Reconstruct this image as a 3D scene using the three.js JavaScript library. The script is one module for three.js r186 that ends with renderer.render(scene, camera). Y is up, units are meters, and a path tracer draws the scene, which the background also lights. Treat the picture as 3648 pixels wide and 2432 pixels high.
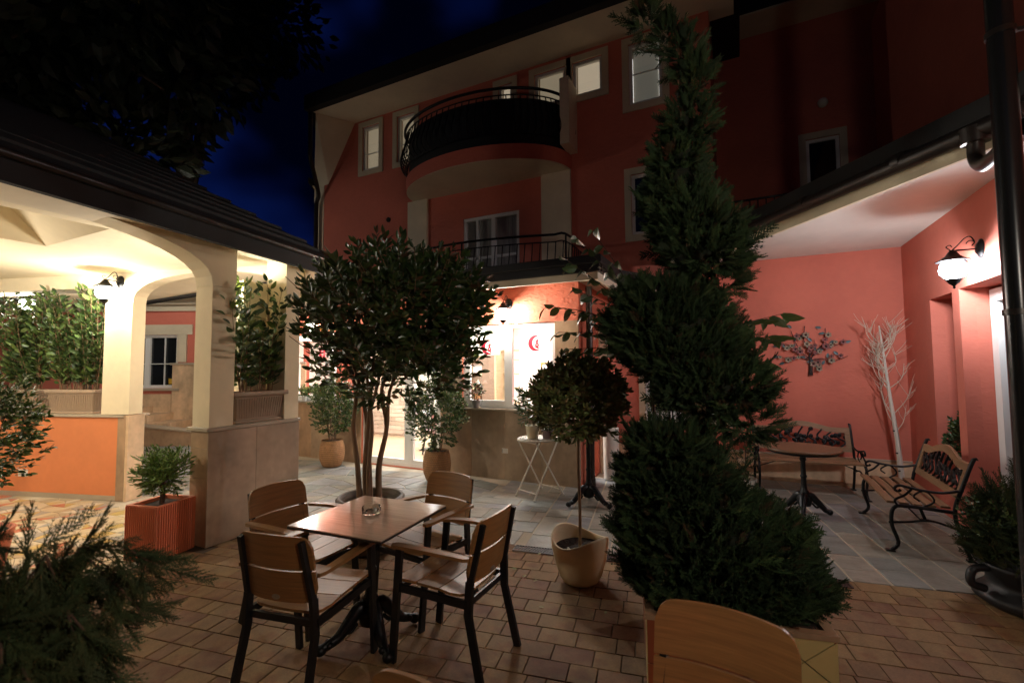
import * as THREE from 'three';
import { mergeGeometries } from 'three/addons/utils/BufferGeometryUtils.js';
import { RoundedBoxGeometry } from 'three/addons/geometries/RoundedBoxGeometry.js';
import { RectAreaLightUniformsLib } from 'three/addons/lights/RectAreaLightUniformsLib.js';
import { FontLoader } from 'three/addons/loaders/FontLoader.js';
import { TextGeometry } from 'three/addons/geometries/TextGeometry.js';

// ---------------------------------------------------------------- camera, sky, dusk light, exposure
const scene = new THREE.Scene();
const RAD = Math.PI / 180;
const camera = new THREE.PerspectiveCamera(72.98, 1024 / 682, 0.05, 400);
camera.position.set(0, 1.65, 0);
camera.rotation.set(3.137 * RAD, 26.208 * RAD, -0.416 * RAD, 'YXZ');
camera.focus = 4.2; camera.userData.fStop = 2.4;
scene.add(camera);
const renderer = new THREE.WebGLRenderer();
renderer.toneMapping = THREE.LinearToneMapping;
renderer.toneMappingExposure = 1.0;
renderer.shadowMap.enabled = true;
RectAreaLightUniformsLib.init();

function rngOf(seed) { let a = seed >>> 0; return () => { a = (a + 0x6D2B79F5) | 0; let t = Math.imul(a ^ (a >>> 15), 1 | a); t = (t + Math.imul(t ^ (t >>> 7), 61 | t)) ^ t; return ((t ^ (t >>> 14)) >>> 0) / 4294967296; }; }
function hash(x, y, s) { let h = Math.imul(x, 374761393) + Math.imul(y, 668265263) + Math.imul(s, 1442695041); h = Math.imul(h ^ (h >>> 13), 1274126177); return ((h ^ (h >>> 16)) >>> 0) / 4294967296; }
function vnoise(x, y, px, py, s) { const x0 = Math.floor(x), y0 = Math.floor(y), fx = x - x0, fy = y - y0; const w = (t) => t * t * (3 - 2 * t); const m = (a, b) => ((a % b) + b) % b; const a = hash(m(x0, px), m(y0, py), s), b = hash(m(x0 + 1, px), m(y0, py), s), c = hash(m(x0, px), m(y0 + 1, py), s), d = hash(m(x0 + 1, px), m(y0 + 1, py), s); const u = w(fx), v = w(fy); return a + (b - a) * u + (c - a) * v + (a - b - c + d) * u * v; }
function fbm(u, v, fx, fy, oct, s) { let r = 0, a = 0.5, n = 0; for (let i = 0; i < oct; i++) { r += a * vnoise(u * fx, v * fy, fx, fy, s + i); n += a; a *= 0.5; fx *= 2; fy *= 2; } return r / n; }
const sstep = (a, b, x) => { const t = Math.min(1, Math.max(0, (x - a) / (b - a))); return t * t * (3 - 2 * t); };
const lerp = (a, b, t) => a + (b - a) * t;

{ // dusk sky: dark blue air, broken dark cloud
  const W = 512, H = 256, d = new Float32Array(W * H * 4);
  for (let j = 0; j < H; j++) for (let i = 0; i < W; i++) {
    const u = i / W, v = j / H, el = v - 0.5;
    const c = sstep(0.54, 0.72, fbm(u, v, 14, 13, 5, 73));
    const air = 1.0 - 0.55 * sstep(0.02, 0.4, el);
    const k = (0.07 + 0.93 * c) * air;
    const o = (j * W + i) * 4;
    d[o] = 0.0018 * k; d[o + 1] = 0.0068 * k; d[o + 2] = 0.055 * k; d[o + 3] = 1;
  }
  const t = new THREE.DataTexture(d, W, H, THREE.RGBAFormat, THREE.FloatType);
  t.mapping = THREE.EquirectangularReflectionMapping; t.magFilter = THREE.LinearFilter; t.minFilter = THREE.LinearFilter; t.needsUpdate = true;
  scene.background = t; scene.environment = t;
}
const dusk = new THREE.DirectionalLight(new THREE.Color().setRGB(1, 0.85, 0.7), 0.004);   // the last of the daylight
dusk.position.set(-6, 2.2, 9); dusk.shadow.radius = 30; dusk.castShadow = true; scene.add(dusk); scene.add(dusk.target);

// ---------------------------------------------------------------- helpers
const col = (r, g, b) => new THREE.Color().setRGB(r, g, b);
function tex(W, H, fn, srgb, rep) {
  const d = new Uint8Array(W * H * 4);
  for (let j = 0; j < H; j++) for (let i = 0; i < W; i++) { const c = fn(i / W, j / H), o = (j * W + i) * 4; const r = Array.isArray(c) ? c : [c, c, c]; for (let k = 0; k < 3; k++) { let x = Math.min(1, Math.max(0, r[k])); if (srgb) x = x <= 0.0031308 ? 12.92 * x : 1.055 * Math.pow(x, 1 / 2.4) - 0.055; d[o + k] = Math.round(x * 255); } d[o + 3] = 255; }
  const t = new THREE.DataTexture(d, W, H); t.wrapS = t.wrapT = THREE.RepeatWrapping; t.magFilter = THREE.LinearFilter; t.minFilter = THREE.LinearMipmapLinearFilter;
  if (srgb) t.colorSpace = THREE.SRGBColorSpace; if (rep) t.repeat.set(rep[0], rep[1]); t.needsUpdate = true; return t;
}
const taken = {};
function numbered(n) { if (!(n in taken)) { taken[n] = 0; return n; } return n + '_' + String(++taken[n]).padStart(3, '0'); }
function finish(o) { o.traverse((m) => { if (m.isMesh) { m.castShadow = true; m.receiveShadow = true; } }); return o; }
function thing(name, label, category, p = [0, 0, 0], turn = 0, group) { const o = new THREE.Group(); o.name = numbered(name); o.position.set(...p); o.rotation.y = turn; o.userData = { label, category }; if (group) o.userData.group = group; scene.add(o); return o; }
function part(name, geo, mat, parent) { const g = Array.isArray(geo) ? merge(geo) : geo; const m = new THREE.Mesh(g, mat); m.name = name; m.castShadow = m.receiveShadow = true; parent.add(m); return m; }
function struct(name, geo, mat) { const m = part(numbered(name), geo, mat, scene); m.userData.kind = 'structure'; return m; }
function solo(name, geo, mat, label, category, group) { const m = part(numbered(name), geo, mat, scene); m.userData = { label, category }; if (group) m.userData.group = group; return m; }
function clean(g) { let h = g.index ? g.toNonIndexed() : g; for (const k of Object.keys(h.attributes)) if (!['position', 'normal', 'uv'].includes(k)) h.deleteAttribute(k); if (!h.attributes.uv) h.setAttribute('uv', new THREE.BufferAttribute(new Float32Array(h.attributes.position.count * 2), 2)); if (!h.attributes.normal) h.computeVertexNormals(); return h; }
function merge(list) { return list.length === 1 ? list[0] : mergeGeometries(list.map(clean)); }
function uvm(g, s = 1, o = [0, 0]) { // texture coordinates in metres from the face direction
  const h = g.index ? g.toNonIndexed() : g; const p = h.attributes.position, uv = new Float32Array(p.count * 2); const a = new THREE.Vector3(), b = new THREE.Vector3(), c = new THREE.Vector3();
  for (let i = 0; i < p.count; i += 3) { a.fromBufferAttribute(p, i); b.fromBufferAttribute(p, i + 1); c.fromBufferAttribute(p, i + 2); const n = b.clone().sub(a).cross(c.clone().sub(a)); const X = Math.abs(n.x), Y = Math.abs(n.y), Z = Math.abs(n.z); [a, b, c].forEach((q, k) => { let u, v; if (Y >= X && Y >= Z) { u = q.x; v = q.z; } else if (X >= Z) { u = q.z; v = q.y; } else { u = q.x; v = q.y; } uv[(i + k) * 2] = u * s + o[0]; uv[(i + k) * 2 + 1] = v * s + o[1]; }); }
  h.setAttribute('uv', new THREE.BufferAttribute(uv, 2)); return h;
}
const T = (g, x, y, z) => g.translate(x, y, z);
function box(w, h, d, x = 0, y = 0, z = 0, r = 0) { const g = r > 0 ? new RoundedBoxGeometry(w, h, d, 2, Math.min(r, w / 2.01, h / 2.01, d / 2.01)) : new THREE.BoxGeometry(w, h, d); return uvm(g.translate(x, y, z)); }
function boxAB(x0, x1, y0, y1, z0, z1, r = 0) { return box(Math.abs(x1 - x0), Math.abs(y1 - y0), Math.abs(z1 - z0), (x0 + x1) / 2, (y0 + y1) / 2, (z0 + z1) / 2, r); }
function cyl(r0, r1, h, x = 0, y = 0, z = 0, n = 16) { return new THREE.CylinderGeometry(r1, r0, h, n).translate(x, y + h / 2, z); }
const V3 = (x, y, z) => new THREE.Vector3(x, y, z);
function tube(pts, r, seg = 24, rad = 6, closed = false) { const c = new THREE.CatmullRomCurve3(pts.map((p) => p.isVector3 ? p : V3(...p)), closed, 'catmullrom', 0.5); return new THREE.TubeGeometry(c, seg, r, rad, closed); }
function taper(pts, r0, r1, seg = 12, rad = 6) { // tapered limb
  const c = new THREE.CatmullRomCurve3(pts.map((p) => p.isVector3 ? p : V3(...p)), false, 'catmullrom', 0.5); const g = new THREE.TubeGeometry(c, seg, 1, rad, false); const p = g.attributes.position; const L = c.getSpacedPoints(seg);
  for (let i = 0; i <= seg; i++) { const ctr = c.getPointAt(i / seg), r = lerp(r0, r1, i / seg); for (let j = 0; j <= rad; j++) { const k = i * (rad + 1) + j; p.setXYZ(k, ctr.x + (p.getX(k) - ctr.x) * r, ctr.y + (p.getY(k) - ctr.y) * r, ctr.z + (p.getZ(k) - ctr.z) * r); } }
  return g;
}
function bar(a, b, w, d = w) { const A = V3(...a), B = V3(...b), L = A.distanceTo(B), Y = B.clone().sub(A).normalize(); const Z = Math.abs(Y.y) > 0.9 ? V3(0, 0, 1).addScaledVector(Y, -Y.z).normalize() : V3(0, 1, 0).cross(Y).normalize(); const X = Y.clone().cross(Z); const g = new THREE.BoxGeometry(w, L, d); return uvm(g.applyMatrix4(new THREE.Matrix4().makeBasis(X, Y, Z)).translate((A.x + B.x) / 2, (A.y + B.y) / 2, (A.z + B.z) / 2)); }   // w: upright thickness of a level bar
function rod(a, b, r, n = 8) { const A = V3(...a), B = V3(...b), L = A.distanceTo(B); const g = new THREE.CylinderGeometry(r, r, L, n); const q = new THREE.Quaternion().setFromUnitVectors(V3(0, 1, 0), B.clone().sub(A).normalize()); return g.applyQuaternion(q).translate((A.x + B.x) / 2, (A.y + B.y) / 2, (A.z + B.z) / 2); }
function lathe(pts, n = 32) { return new THREE.LatheGeometry(pts.map((p) => new THREE.Vector2(p[0], p[1])), n); }
function poly(pts, y0, y1, bev = 0) { // prism over a plan polygon of [x, z]
  const s = new THREE.Shape(pts.map((p) => new THREE.Vector2(p[0], -p[1]))); const g = new THREE.ExtrudeGeometry(s, { depth: y1 - y0 - 2 * bev, bevelEnabled: bev > 0, bevelSize: bev, bevelThickness: bev, bevelSegments: 1, bevelOffset: -bev, steps: 1 }); g.rotateX(-Math.PI / 2).translate(0, y0 + bev, 0); return uvm(g);
}
function face(pts, d) { // upright panel over [x, y], thickness d to +z
  const s = new THREE.Shape(pts.map((p) => new THREE.Vector2(p[0], p[1]))); return uvm(new THREE.ExtrudeGeometry(s, { depth: d, bevelEnabled: false, curveSegments: 12 }));
}
function holed(x0, x1, y0, y1, holes, d) { // wall slab in the xy plane with rectangular openings
  const s = new THREE.Shape([[x0, y0], [x1, y0], [x1, y1], [x0, y1]].map((p) => new THREE.Vector2(...p))); for (const [a, b, c, e] of holes) s.holes.push(new THREE.Path([[a, c], [a, e], [b, e], [b, c]].map((p) => new THREE.Vector2(...p)))); return uvm(new THREE.ExtrudeGeometry(s, { depth: d, bevelEnabled: false }));
}
function frameG(w, h, t, d, x = 0, y = 0, z = 0) { return [box(w, t, d, x, y + h - t / 2, z), box(w, t, d, x, y + t / 2, z), box(t, h - 2 * t, d, x - w / 2 + t / 2, y + h / 2, z), box(t, h - 2 * t, d, x + w / 2 - t / 2, y + h / 2, z)]; }

// ---------------------------------------------------------------- textures and materials
const tPlaster = tex(512, 512, (u, v) => 0.5 * fbm(u, v, 40, 40, 3, 3) + 0.5 * sstep(0.45, 0.75, fbm(u, v, 22, 44, 3, 9)), false, [0.7, 0.7]);
const tPlasterFine = tex(256, 256, (u, v) => fbm(u, v, 24, 24, 4, 33), false, [1, 1]);
const wallTint = (r, g, b, s) => tex(512, 512, (u, v) => { const n = 0.85 + 0.3 * fbm(u, v, 5, 5, 6, s), q = 0.97 + 0.06 * fbm(u, v, 60, 60, 2, s + 4); return [r * n * q, g * n * q, b * n * q]; }, true, [0.3, 0.3]);
const std = (c, rough, o = {}) => new THREE.MeshStandardMaterial({ color: c, roughness: rough, side: THREE.DoubleSide, ...o });
const M = {};
M.pink = std(0xffffff, 0.85, { map: wallTint(0.56, 0.155, 0.105, 11), bumpMap: tPlaster, bumpScale: 0.0015 });
M.pinkShop = std(0xffffff, 0.85, { map: wallTint(0.6, 0.16, 0.09, 12), bumpMap: tPlaster, bumpScale: 0.008 });
M.orange = std(0xffffff, 0.85, { map: wallTint(0.7, 0.23, 0.085, 13), bumpMap: tPlasterFine, bumpScale: 0.001 });
M.facade = std(0xffffff, 0.88, { map: wallTint(0.56, 0.155, 0.105, 14), bumpMap: tPlaster, bumpScale: 0.005 });
M.cream = std(0xffffff, 0.85, { map: wallTint(0.74, 0.63, 0.43, 15), bumpMap: tPlasterFine, bumpScale: 0.0012 });
M.soffit = std(0xffffff, 0.85, { map: wallTint(0.7, 0.6, 0.44, 16) });
M.trim = std(0xffffff, 0.7, { map: wallTint(0.6, 0.52, 0.38, 17) });
const stoneTex = (s, warm) => tex(512, 512, (u, v) => { const a = fbm(u, v, 4, 3, 6, s), b = fbm(u, v, 26, 26, 3, s + 5), st = fbm(u, v, 14, 3, 4, s + 9); const k = 0.5 + 0.7 * a + 0.22 * (b - 0.5) + 0.3 * (st - 0.5); return [0.41 * k * (1 + 0.12 * warm), 0.3 * k, 0.2 * k * (1 - 0.1 * warm)]; }, true, [0.8, 0.8]);
M.stone = std(0xffffff, 0.42, { map: stoneTex(21, 1), bumpMap: tPlasterFine, bumpScale: 0.0006 });
M.stoneGrey = std(0xffffff, 0.45, { map: stoneTex(27, 0), bumpMap: tPlasterFine, bumpScale: 0.0006 });
M.stonePale = std(col(1.7, 1.7, 1.65), 0.6, { map: stoneTex(29, 0.3) });
M.marble = std(0xffffff, 0.35, { map: wallTint(0.42, 0.35, 0.26, 18) });
M.white = std(col(0.74, 0.74, 0.72), 0.35);
M.whitePaint = std(col(0.72, 0.69, 0.6), 0.45);
M.black = std(col(0.012, 0.012, 0.013), 0.42, { metalness: 0.2 });
M.iron = std(col(0.012, 0.013, 0.014), 0.38, { metalness: 0.5, bumpMap: tPlasterFine, bumpScale: 0.001 });
M.roof = std(col(0.012, 0.011, 0.01), 0.8);
M.roofMetal = std(col(0.03, 0.028, 0.027), 0.4, { metalness: 0.3 });
M.gutter = std(col(0.035, 0.027, 0.022), 0.35, { metalness: 0.4 });
M.mortar = std(0xffffff, 0.95, { map: wallTint(0.42, 0.36, 0.27, 19) });
M.jointDark = std(0xffffff, 0.95, { map: wallTint(0.085, 0.06, 0.036, 20) });
const paverTex = (r, g, b, s) => tex(256, 256, (u, v) => { const a = fbm(u, v, 5, 3, 5, s), f = fbm(u, v, 60, 60, 2, s + 3), p = sstep(0.5, 0.8, fbm(u, v, 3, 4, 4, s + 8)); const k = 0.62 + 0.6 * a + 0.35 * (f - 0.5); return [lerp(r, r * 0.8, p) * k, lerp(g, g * 0.62, p) * k, lerp(b, b * 0.6, p) * k]; }, true, [2.4, 2.4]);
M.pavers = [[0.23, 0.138, 0.055], [0.215, 0.122, 0.048], [0.2, 0.11, 0.047], [0.24, 0.15, 0.06], [0.19, 0.105, 0.05]].map((c, i) => std(0xffffff, 0.8, { map: paverTex(...c, 101 + 17 * i), bumpMap: tPlasterFine, bumpScale: 0.0015 }));
const slateTex = (r, g, b, s) => tex(256, 256, (u, v) => { const a = fbm(u, v, 3, 6, 6, s), f = fbm(u, v, 50, 50, 2, s + 3); const k = 0.6 + 0.7 * a + 0.25 * (f - 0.5); return [r * k, g * k, b * k]; }, true, [1.3, 1.3]);
const tSlateB = tex(256, 256, (u, v) => fbm(u, v, 5, 9, 6, 57), false, [1.5, 1.5]);
M.slates = [[0.225, 0.23, 0.195], [0.25, 0.24, 0.195], [0.185, 0.2, 0.18], [0.27, 0.25, 0.2], [0.21, 0.21, 0.205]].map((c, i) => std(0xffffff, 0.5, { map: slateTex(...c, 201 + 13 * i), bumpMap: tSlateB, bumpScale: 0.006 }));
const woodTex = (r, g, b, s) => tex(512, 256, (u, v) => { const w = fbm(u, v, 3, 40, 5, s), f = fbm(u, v, 8, 120, 2, s + 4), k = 0.7 + 0.55 * w + 0.25 * (f - 0.5); return [r * k, g * k, b * k]; }, true, [2, 3]);
const tWoodB = tex(256, 256, (u, v) => fbm(u, v, 3, 60, 3, 41), false, [2, 3]);
M.wood = std(0xffffff, 0.42, { map: woodTex(0.28, 0.138, 0.046, 31), bumpMap: tWoodB, bumpScale: 0.0004 });
M.woodDark = std(0xffffff, 0.5, { map: woodTex(0.12, 0.06, 0.028, 36) });
M.benchWood = std(0xffffff, 0.6, { map: woodTex(0.24, 0.135, 0.065, 38), bumpMap: tWoodB, bumpScale: 0.001 });
M.tableTop = std(0xffffff, 0.14, { map: woodTex(0.46, 0.33, 0.24, 44) });
M.edge = std(col(0.012, 0.008, 0.008), 0.4);
M.terracotta = std(0xffffff, 0.6, { map: wallTint(0.7, 0.2, 0.09, 46) });
M.soil = std(0xffffff, 1, { map: wallTint(0.03, 0.02, 0.013, 47), bumpMap: tPlasterFine, bumpScale: 0.02 });
M.bark = std(0xffffff, 0.85, { map: tex(128, 256, (u, v) => { const k = 0.55 + 0.9 * fbm(u, v, 10, 4, 4, 61); return [0.12 * k, 0.08 * k, 0.052 * k]; }, true, [1, 1]), bumpMap: tPlasterFine, bumpScale: 0.004 });
M.barkWarm = std(0xffffff, 0.85, { map: tex(128, 256, (u, v) => { const k = 0.5 + 1.0 * fbm(u, v, 14, 3, 4, 63); return [0.2 * k, 0.12 * k, 0.065 * k]; }, true, [1, 1]) });
M.glass = new THREE.MeshPhysicalMaterial({ color: 0xffffff, roughness: 0.02, transmission: 1, thickness: 0, ior: 1.45 });
M.darkGlass = std(col(0.012, 0.013, 0.014), 0.06);
M.red = std(col(0.5, 0.015, 0.04), 0.5);
const leafy = (rough, t) => new THREE.MeshPhysicalMaterial({ color: 0xffffff, roughness: rough, transmission: t, thickness: 0, side: THREE.DoubleSide }); M.leafDark = leafy(0.34, 0.22); M.leaf = leafy(0.4, 0.25); M.needle = std(col(1, 1, 1), 0.75); M.leafMat = std(col(1, 1, 1), 0.55);
// ---------------------------------------------------------------- the ground: pavers, slate, mosaic, path
const TH = 9.6 * RAD, CT = Math.cos(TH), ST = Math.sin(TH);
const W2 = (x, z) => [x * CT + z * ST, -x * ST + z * CT];           // paving frame to world
const L2 = (x, z) => [x * CT - z * ST, x * ST + z * CT];            // world to paving frame
const camDist = (x, z) => Math.hypot(x, 1.65, z);
{
  struct('ground', uvm(new THREE.PlaneGeometry(240, 240).rotateX(-Math.PI / 2).translate(0, -0.05, 0)), M.jointDark);
}
const inView = (x, z) => { const a = Math.atan2(-x, -z) - 26.2 * RAD; return Math.abs(a) < 52 * RAD && z < 2 && Math.hypot(x, z) > 1.2; };
{ // clay pavers in courses, frame turned with the terrace edge
  const terrace = struct('terrace', uvm(new THREE.PlaneGeometry(13.4, 7.2).rotateX(-Math.PI / 2).rotateY(TH).translate(...((p) => [p[0], -0.0072, p[1]])(W2(1.5, -0.62)))), M.jointDark);
  const rnd = rngOf(5); const sizes = [0.235, 0.155, 0.105]; const RW = 0.156, cells = [];
  let row = 0;
  for (let z = -4.2; z < 2.6; z += RW, row++) { let x = -5.05 - rnd() * 0.2, last = -1; while (x < 5.4) { let k = [0, 1, 0, 2, 1, 0][Math.floor(rnd() * 6)]; if (k === last && k === 2) k = 0; last = k; const w = sizes[k]; cells.push([x + w / 2, z + RW / 2, k]); x += w; } }
  const geos = sizes.map((w) => [0, 1, 2].map((i) => { const g = new RoundedBoxGeometry(w - 0.005, 0.05, RW - 0.005, 1, 0.004); return uvm(g.translate(0, -0.025, 0), 1, [i * 0.37, i * 0.61]); }));
  const vis = cells.map(([x, z, k]) => { const p = W2(x, z); return { x, z, k, d: camDist(...p), v: inView(...p), v0: rnd(), v1: rnd(), v2: rnd(), p }; }).filter((c) => !(c.p[0] < -4.6 && c.p[1] > -2.6) && !(c.p[0] < -4.45 && c.p[1] < -2.5));
  const ordered = vis.filter((c) => c.v).sort((a, b) => b.k === a.k ? a.d - b.d : a.d - b.d);
  const single = new Set(ordered.slice(0, 300)); const rest = [];
  const place = (c) => { const g = geos[c.k][Math.floor(c.v0 * 3)]; const m = new THREE.Matrix4().makeRotationY(TH + (c.v2 - 0.5) * 0.012).setPosition(c.p[0], (c.v1 - 0.5) * 0.003, c.p[1]); return [g, m]; };
  let i = 0; const pickM = (c) => Math.floor(Math.pow(c.v2, 1.2) * 5) % 5;
  for (const c of vis) { const [g, m] = place(c); if (single.has(c)) { const b = part('paver', g, M.pavers[pickM(c)], terrace); b.applyMatrix4(m); b.position.sub(terrace.position); } else (rest[pickM(c)] ||= []).push(g.clone().applyMatrix4(m)); }
  rest.forEach((l, k) => { const m = part('paver_field', mergeGeometries(l), M.pavers[k], terrace); m.userData.kind = 'stuff'; });
}
function quadStone(q, gap, h) { // q: four corners [x,z]; shrunk by the joint
  const cx = q.reduce((s, p) => s + p[0], 0) / q.length, cz = q.reduce((s, p) => s + p[1], 0) / q.length;
  const r = q.map(([x, z]) => { const d = Math.hypot(x - cx, z - cz) || 1; return [x - (x - cx) / d * gap, z - (z - cz) / d * gap]; });
  return poly(r, -0.04, h, 0.003);
}
{ // slate: regular strips on the right, random flags towards the shop
  const yard = struct('slate_yard', poly([[-9.6, -2.95], [-9.6, -8.3], [3.4, -8.3], [3.4, -4.85], W2(-4.55, -4.2)], -0.045, -0.004), M.mortar);
  const rnd = rngOf(9); const stones = [];
  // strips that run away from the camera
  for (let x = -1.15; x < 4.2; x += 0.26) { let z = -4.2, w = 0.25; while (z > -8.3) { const l = 0.22 + rnd() * 0.42; stones.push([[x, z], [x + w, z], [x + w, z - l], [x, z - l]].map((p) => W2(...p))); z -= l; } }
  // random rectangular flags in courses along x
  for (let z = -4.2; z > -7.2;) { const dz = 0.17 + rnd() * 0.2; let x = -8.6; while (x < -1.16) { const l = Math.min(0.2 + rnd() * 0.42, -1.16 - x + 0.001); const j = () => (rnd() - 0.5) * 0.05; if (l > 0.08) stones.push([[x, z + j() * 0.3], [x + l, z + j() * 0.3], [x + l, z - dz + j() * 0.3], [x, z - dz + j() * 0.3]].map((p) => W2(...p))); x += l; } z -= dz; }
  // irregular flags nearer the left shop window: a jittered net
  const keep = []; for (const q of stones) { const c = q.reduce((s, p) => [s[0] + p[0] / 4, s[1] + p[1] / 4], [0, 0]); const crazy = c[0] < -3.0 && c[1] > -6.2; const out = c[1] < -7.75 || c[1] < -6.08 && c[0] < -1.9 || c[0] < -4.6 && c[1] > -3.75 || c[0] < -9 || c[0] > 3.2; if (!crazy && !out) keep.push(q); }
  const N = (i, j) => { const r = rngOf(i * 92821 + j * 689 + 7); return [-9.2 + i * 0.36 + (r() - 0.5) * 0.25, -2.9 - j * 0.3 + (r() - 0.5) * 0.2]; };
  for (let i = 0; i < 18; i++) for (let j = 0; j < 11; j++) { const q = [N(i, j), N(i + 1, j), N(i + 1, j + 1), N(i, j + 1)]; const c = q.reduce((s, p) => [s[0] + p[0] / 4, s[1] + p[1] / 4], [0, 0]); if (c[0] > -2.7 || c[1] < -6.0 || L2(...c)[1] > -4.12 || c[0] < -4.65 && c[1] > -3.8) continue; const r = rnd(); q.low = c[0] > -3.15; if (r < 0.28 && !q.low) { keep.push([q[0], q[1], q[2]]); keep.push([q[0], q[2], q[3]]); } else keep.push(q); }
  const L = keep.map((q) => { const c = q.reduce((s, p) => [s[0] + p[0] / q.length, s[1] + p[1] / q.length], [0, 0]); return { q, d: camDist(...c), v: inView(...c) }; });
  const single = new Set(L.filter((s) => s.v).sort((a, b) => a.d - b.d).slice(0, 300)); const rest = [];
  L.forEach((s) => { const k = Math.floor(rnd() * 5), g = quadStone(s.q, 0.006 + rnd() * 0.004, s.q.low ? -0.0028 : (rnd() - 0.2) * 0.003); if (single.has(s)) part('flagstone', g, M.slates[k], yard); else (rest[k] ||= []).push(g); });
  rest.forEach((l, k) => { part('flagstone_field', mergeGeometries(l.map(clean)), M.slates[k], yard).userData.kind = 'stuff'; });
}
{ // two slotted drain covers in the seam between pavers and slate
  for (const [lx, w, label] of [[-2.30 + 0.0, 1.05, 'slotted metal drain cover beside the cream curved pot'], [0.12, 0.5, 'short slotted drain cover at the slate edge right of the juniper']]) {
    const p = W2(lx + w / 2 + 1.08 - (w > 1 ? 0 : 0.3), -4.13); const g = thing('drain_cover', label, 'drain', [p[0], 0.003, p[1]], TH);
    part('frame', [box(w, 0.006, 0.012, 0, 0, 0.062), box(w, 0.006, 0.012, 0, 0, -0.062), box(0.012, 0.006, 0.124, -w / 2, 0, 0), box(0.012, 0.006, 0.124, w / 2, 0, 0)], M.gutter, g);
    part('channel', box(w, 0.002, 0.12, 0, -0.003, 0), M.black, g);
    const n = Math.round(w / 0.026); const sl = []; for (let i = 0; i < n; i++) sl.push(bar([-w / 2 + 0.02 + i * (w - 0.04) / (n - 1) - 0.012, 0.001, 0.055], [-w / 2 + 0.02 + i * (w - 0.04) / (n - 1) + 0.012, 0.001, -0.055], 0.004, 0.009)); sl.forEach((s) => part('slat', s, M.gutter, g));
  }
}
{ // broken-tile mosaic of the pavilion floor
  const floor = struct('pavilion_floor', poly([[-4.62, -2.62], [-4.62, 3], [-11, 3], [-11, -3.2], [-4.9, -3.2], [-4.9, -2.62]], -0.045, -0.006), M.mortar);
  const rnd = rngOf(14); const cols = [[0.55, 0.45, 0.28], [0.6, 0.52, 0.36], [0.42, 0.33, 0.2], [0.45, 0.14, 0.07], [0.5, 0.36, 0.12], [0.3, 0.3, 0.26], [0.62, 0.56, 0.44]]; const mats = cols.map((c, i) => std(0xffffff, 0.3, { map: wallTint(...c, 301 + i * 7) }));
  const N = (i, j) => { const r = rngOf(i * 7919 + j * 104729 + 3); return [-9.2 + i * 0.15 + (r() - 0.5) * 0.11, 0.2 - j * 0.15 + (r() - 0.5) * 0.11]; };
  const all = [];
  for (let i = 0; i < 30; i++) for (let j = 0; j < 22; j++) { const q = [N(i, j), N(i + 1, j), N(i + 1, j + 1), N(i, j + 1)]; if (q.some((p) => p[0] > -4.66 || p[1] < -3.08)) continue; const r = rnd(); const l = r < 0.35 ? [[q[0], q[1], q[2]], [q[0], q[2], q[3]]] : r < 0.5 ? [[q[0], q[1], q[3]], [q[1], q[2], q[3]]] : [q]; for (const s of l) all.push([s, Math.hypot(s[0][0] + 5.6, s[0][1] + 2.1)]); }
  all.sort((a, b) => a[1] - b[1]); const rest = [];
  all.forEach(([s], n) => { const k = Math.floor(Math.pow(rnd(), 1.3) * 7), g = quadStone(s, 0.006, 0.0); if (n < 280) part('mosaic_tile', g, mats[k], floor); else (rest[k] ||= []).push(g); });
  rest.forEach((l, k) => { part('mosaic_field', mergeGeometries(l.map(clean)), mats[k], floor).userData.kind = 'stuff'; });
}
{ // crazy paving of the path beyond the pavilion
  const path = struct('path', poly([[-4.95, -3.22], [-4.95, -3.9], [-9.5, -8], [-17, -9], [-17, -3.2]], -0.046, -0.008), M.mortar);
  const rnd = rngOf(19), N = (i, j) => { const r = rngOf(i * 31 + j * 1733 + 11); return [-4.9 - i * 0.45 + (r() - 0.5) * 0.3, -3.0 - j * 0.42 + (r() - 0.5) * 0.26]; };
  const all = []; for (let i = 0; i < 24; i++) for (let j = 0; j < 10; j++) { const q = [N(i, j), N(i + 1, j), N(i + 1, j + 1), N(i, j + 1)]; const c = q.reduce((s, p) => [s[0] + p[0] / 4, s[1] + p[1] / 4], [0, 0]); if (c[0] > -5.1 || c[1] > -3.3 || c[0] > -9.2 && c[1] < -3.2 - (-5 - c[0]) * 0.95) continue; all.push([q, -c[0]]); }
  all.sort((a, b) => a[1] - b[1]); const rest = [[], [], [], [], []]; all.forEach(([q], n) => { const k = Math.floor(rnd() * 5), g = quadStone(q, 0.022, (rnd() - 0.5) * 0.004); if (n < 90) part('flagstone', g, M.slates[k], path); else rest[k].push(g); });
  rest.forEach((l, k) => { if (l.length) part('flagstone_field', mergeGeometries(l.map(clean)), M.slates[k], path).userData.kind = 'stuff'; });
}
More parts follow.
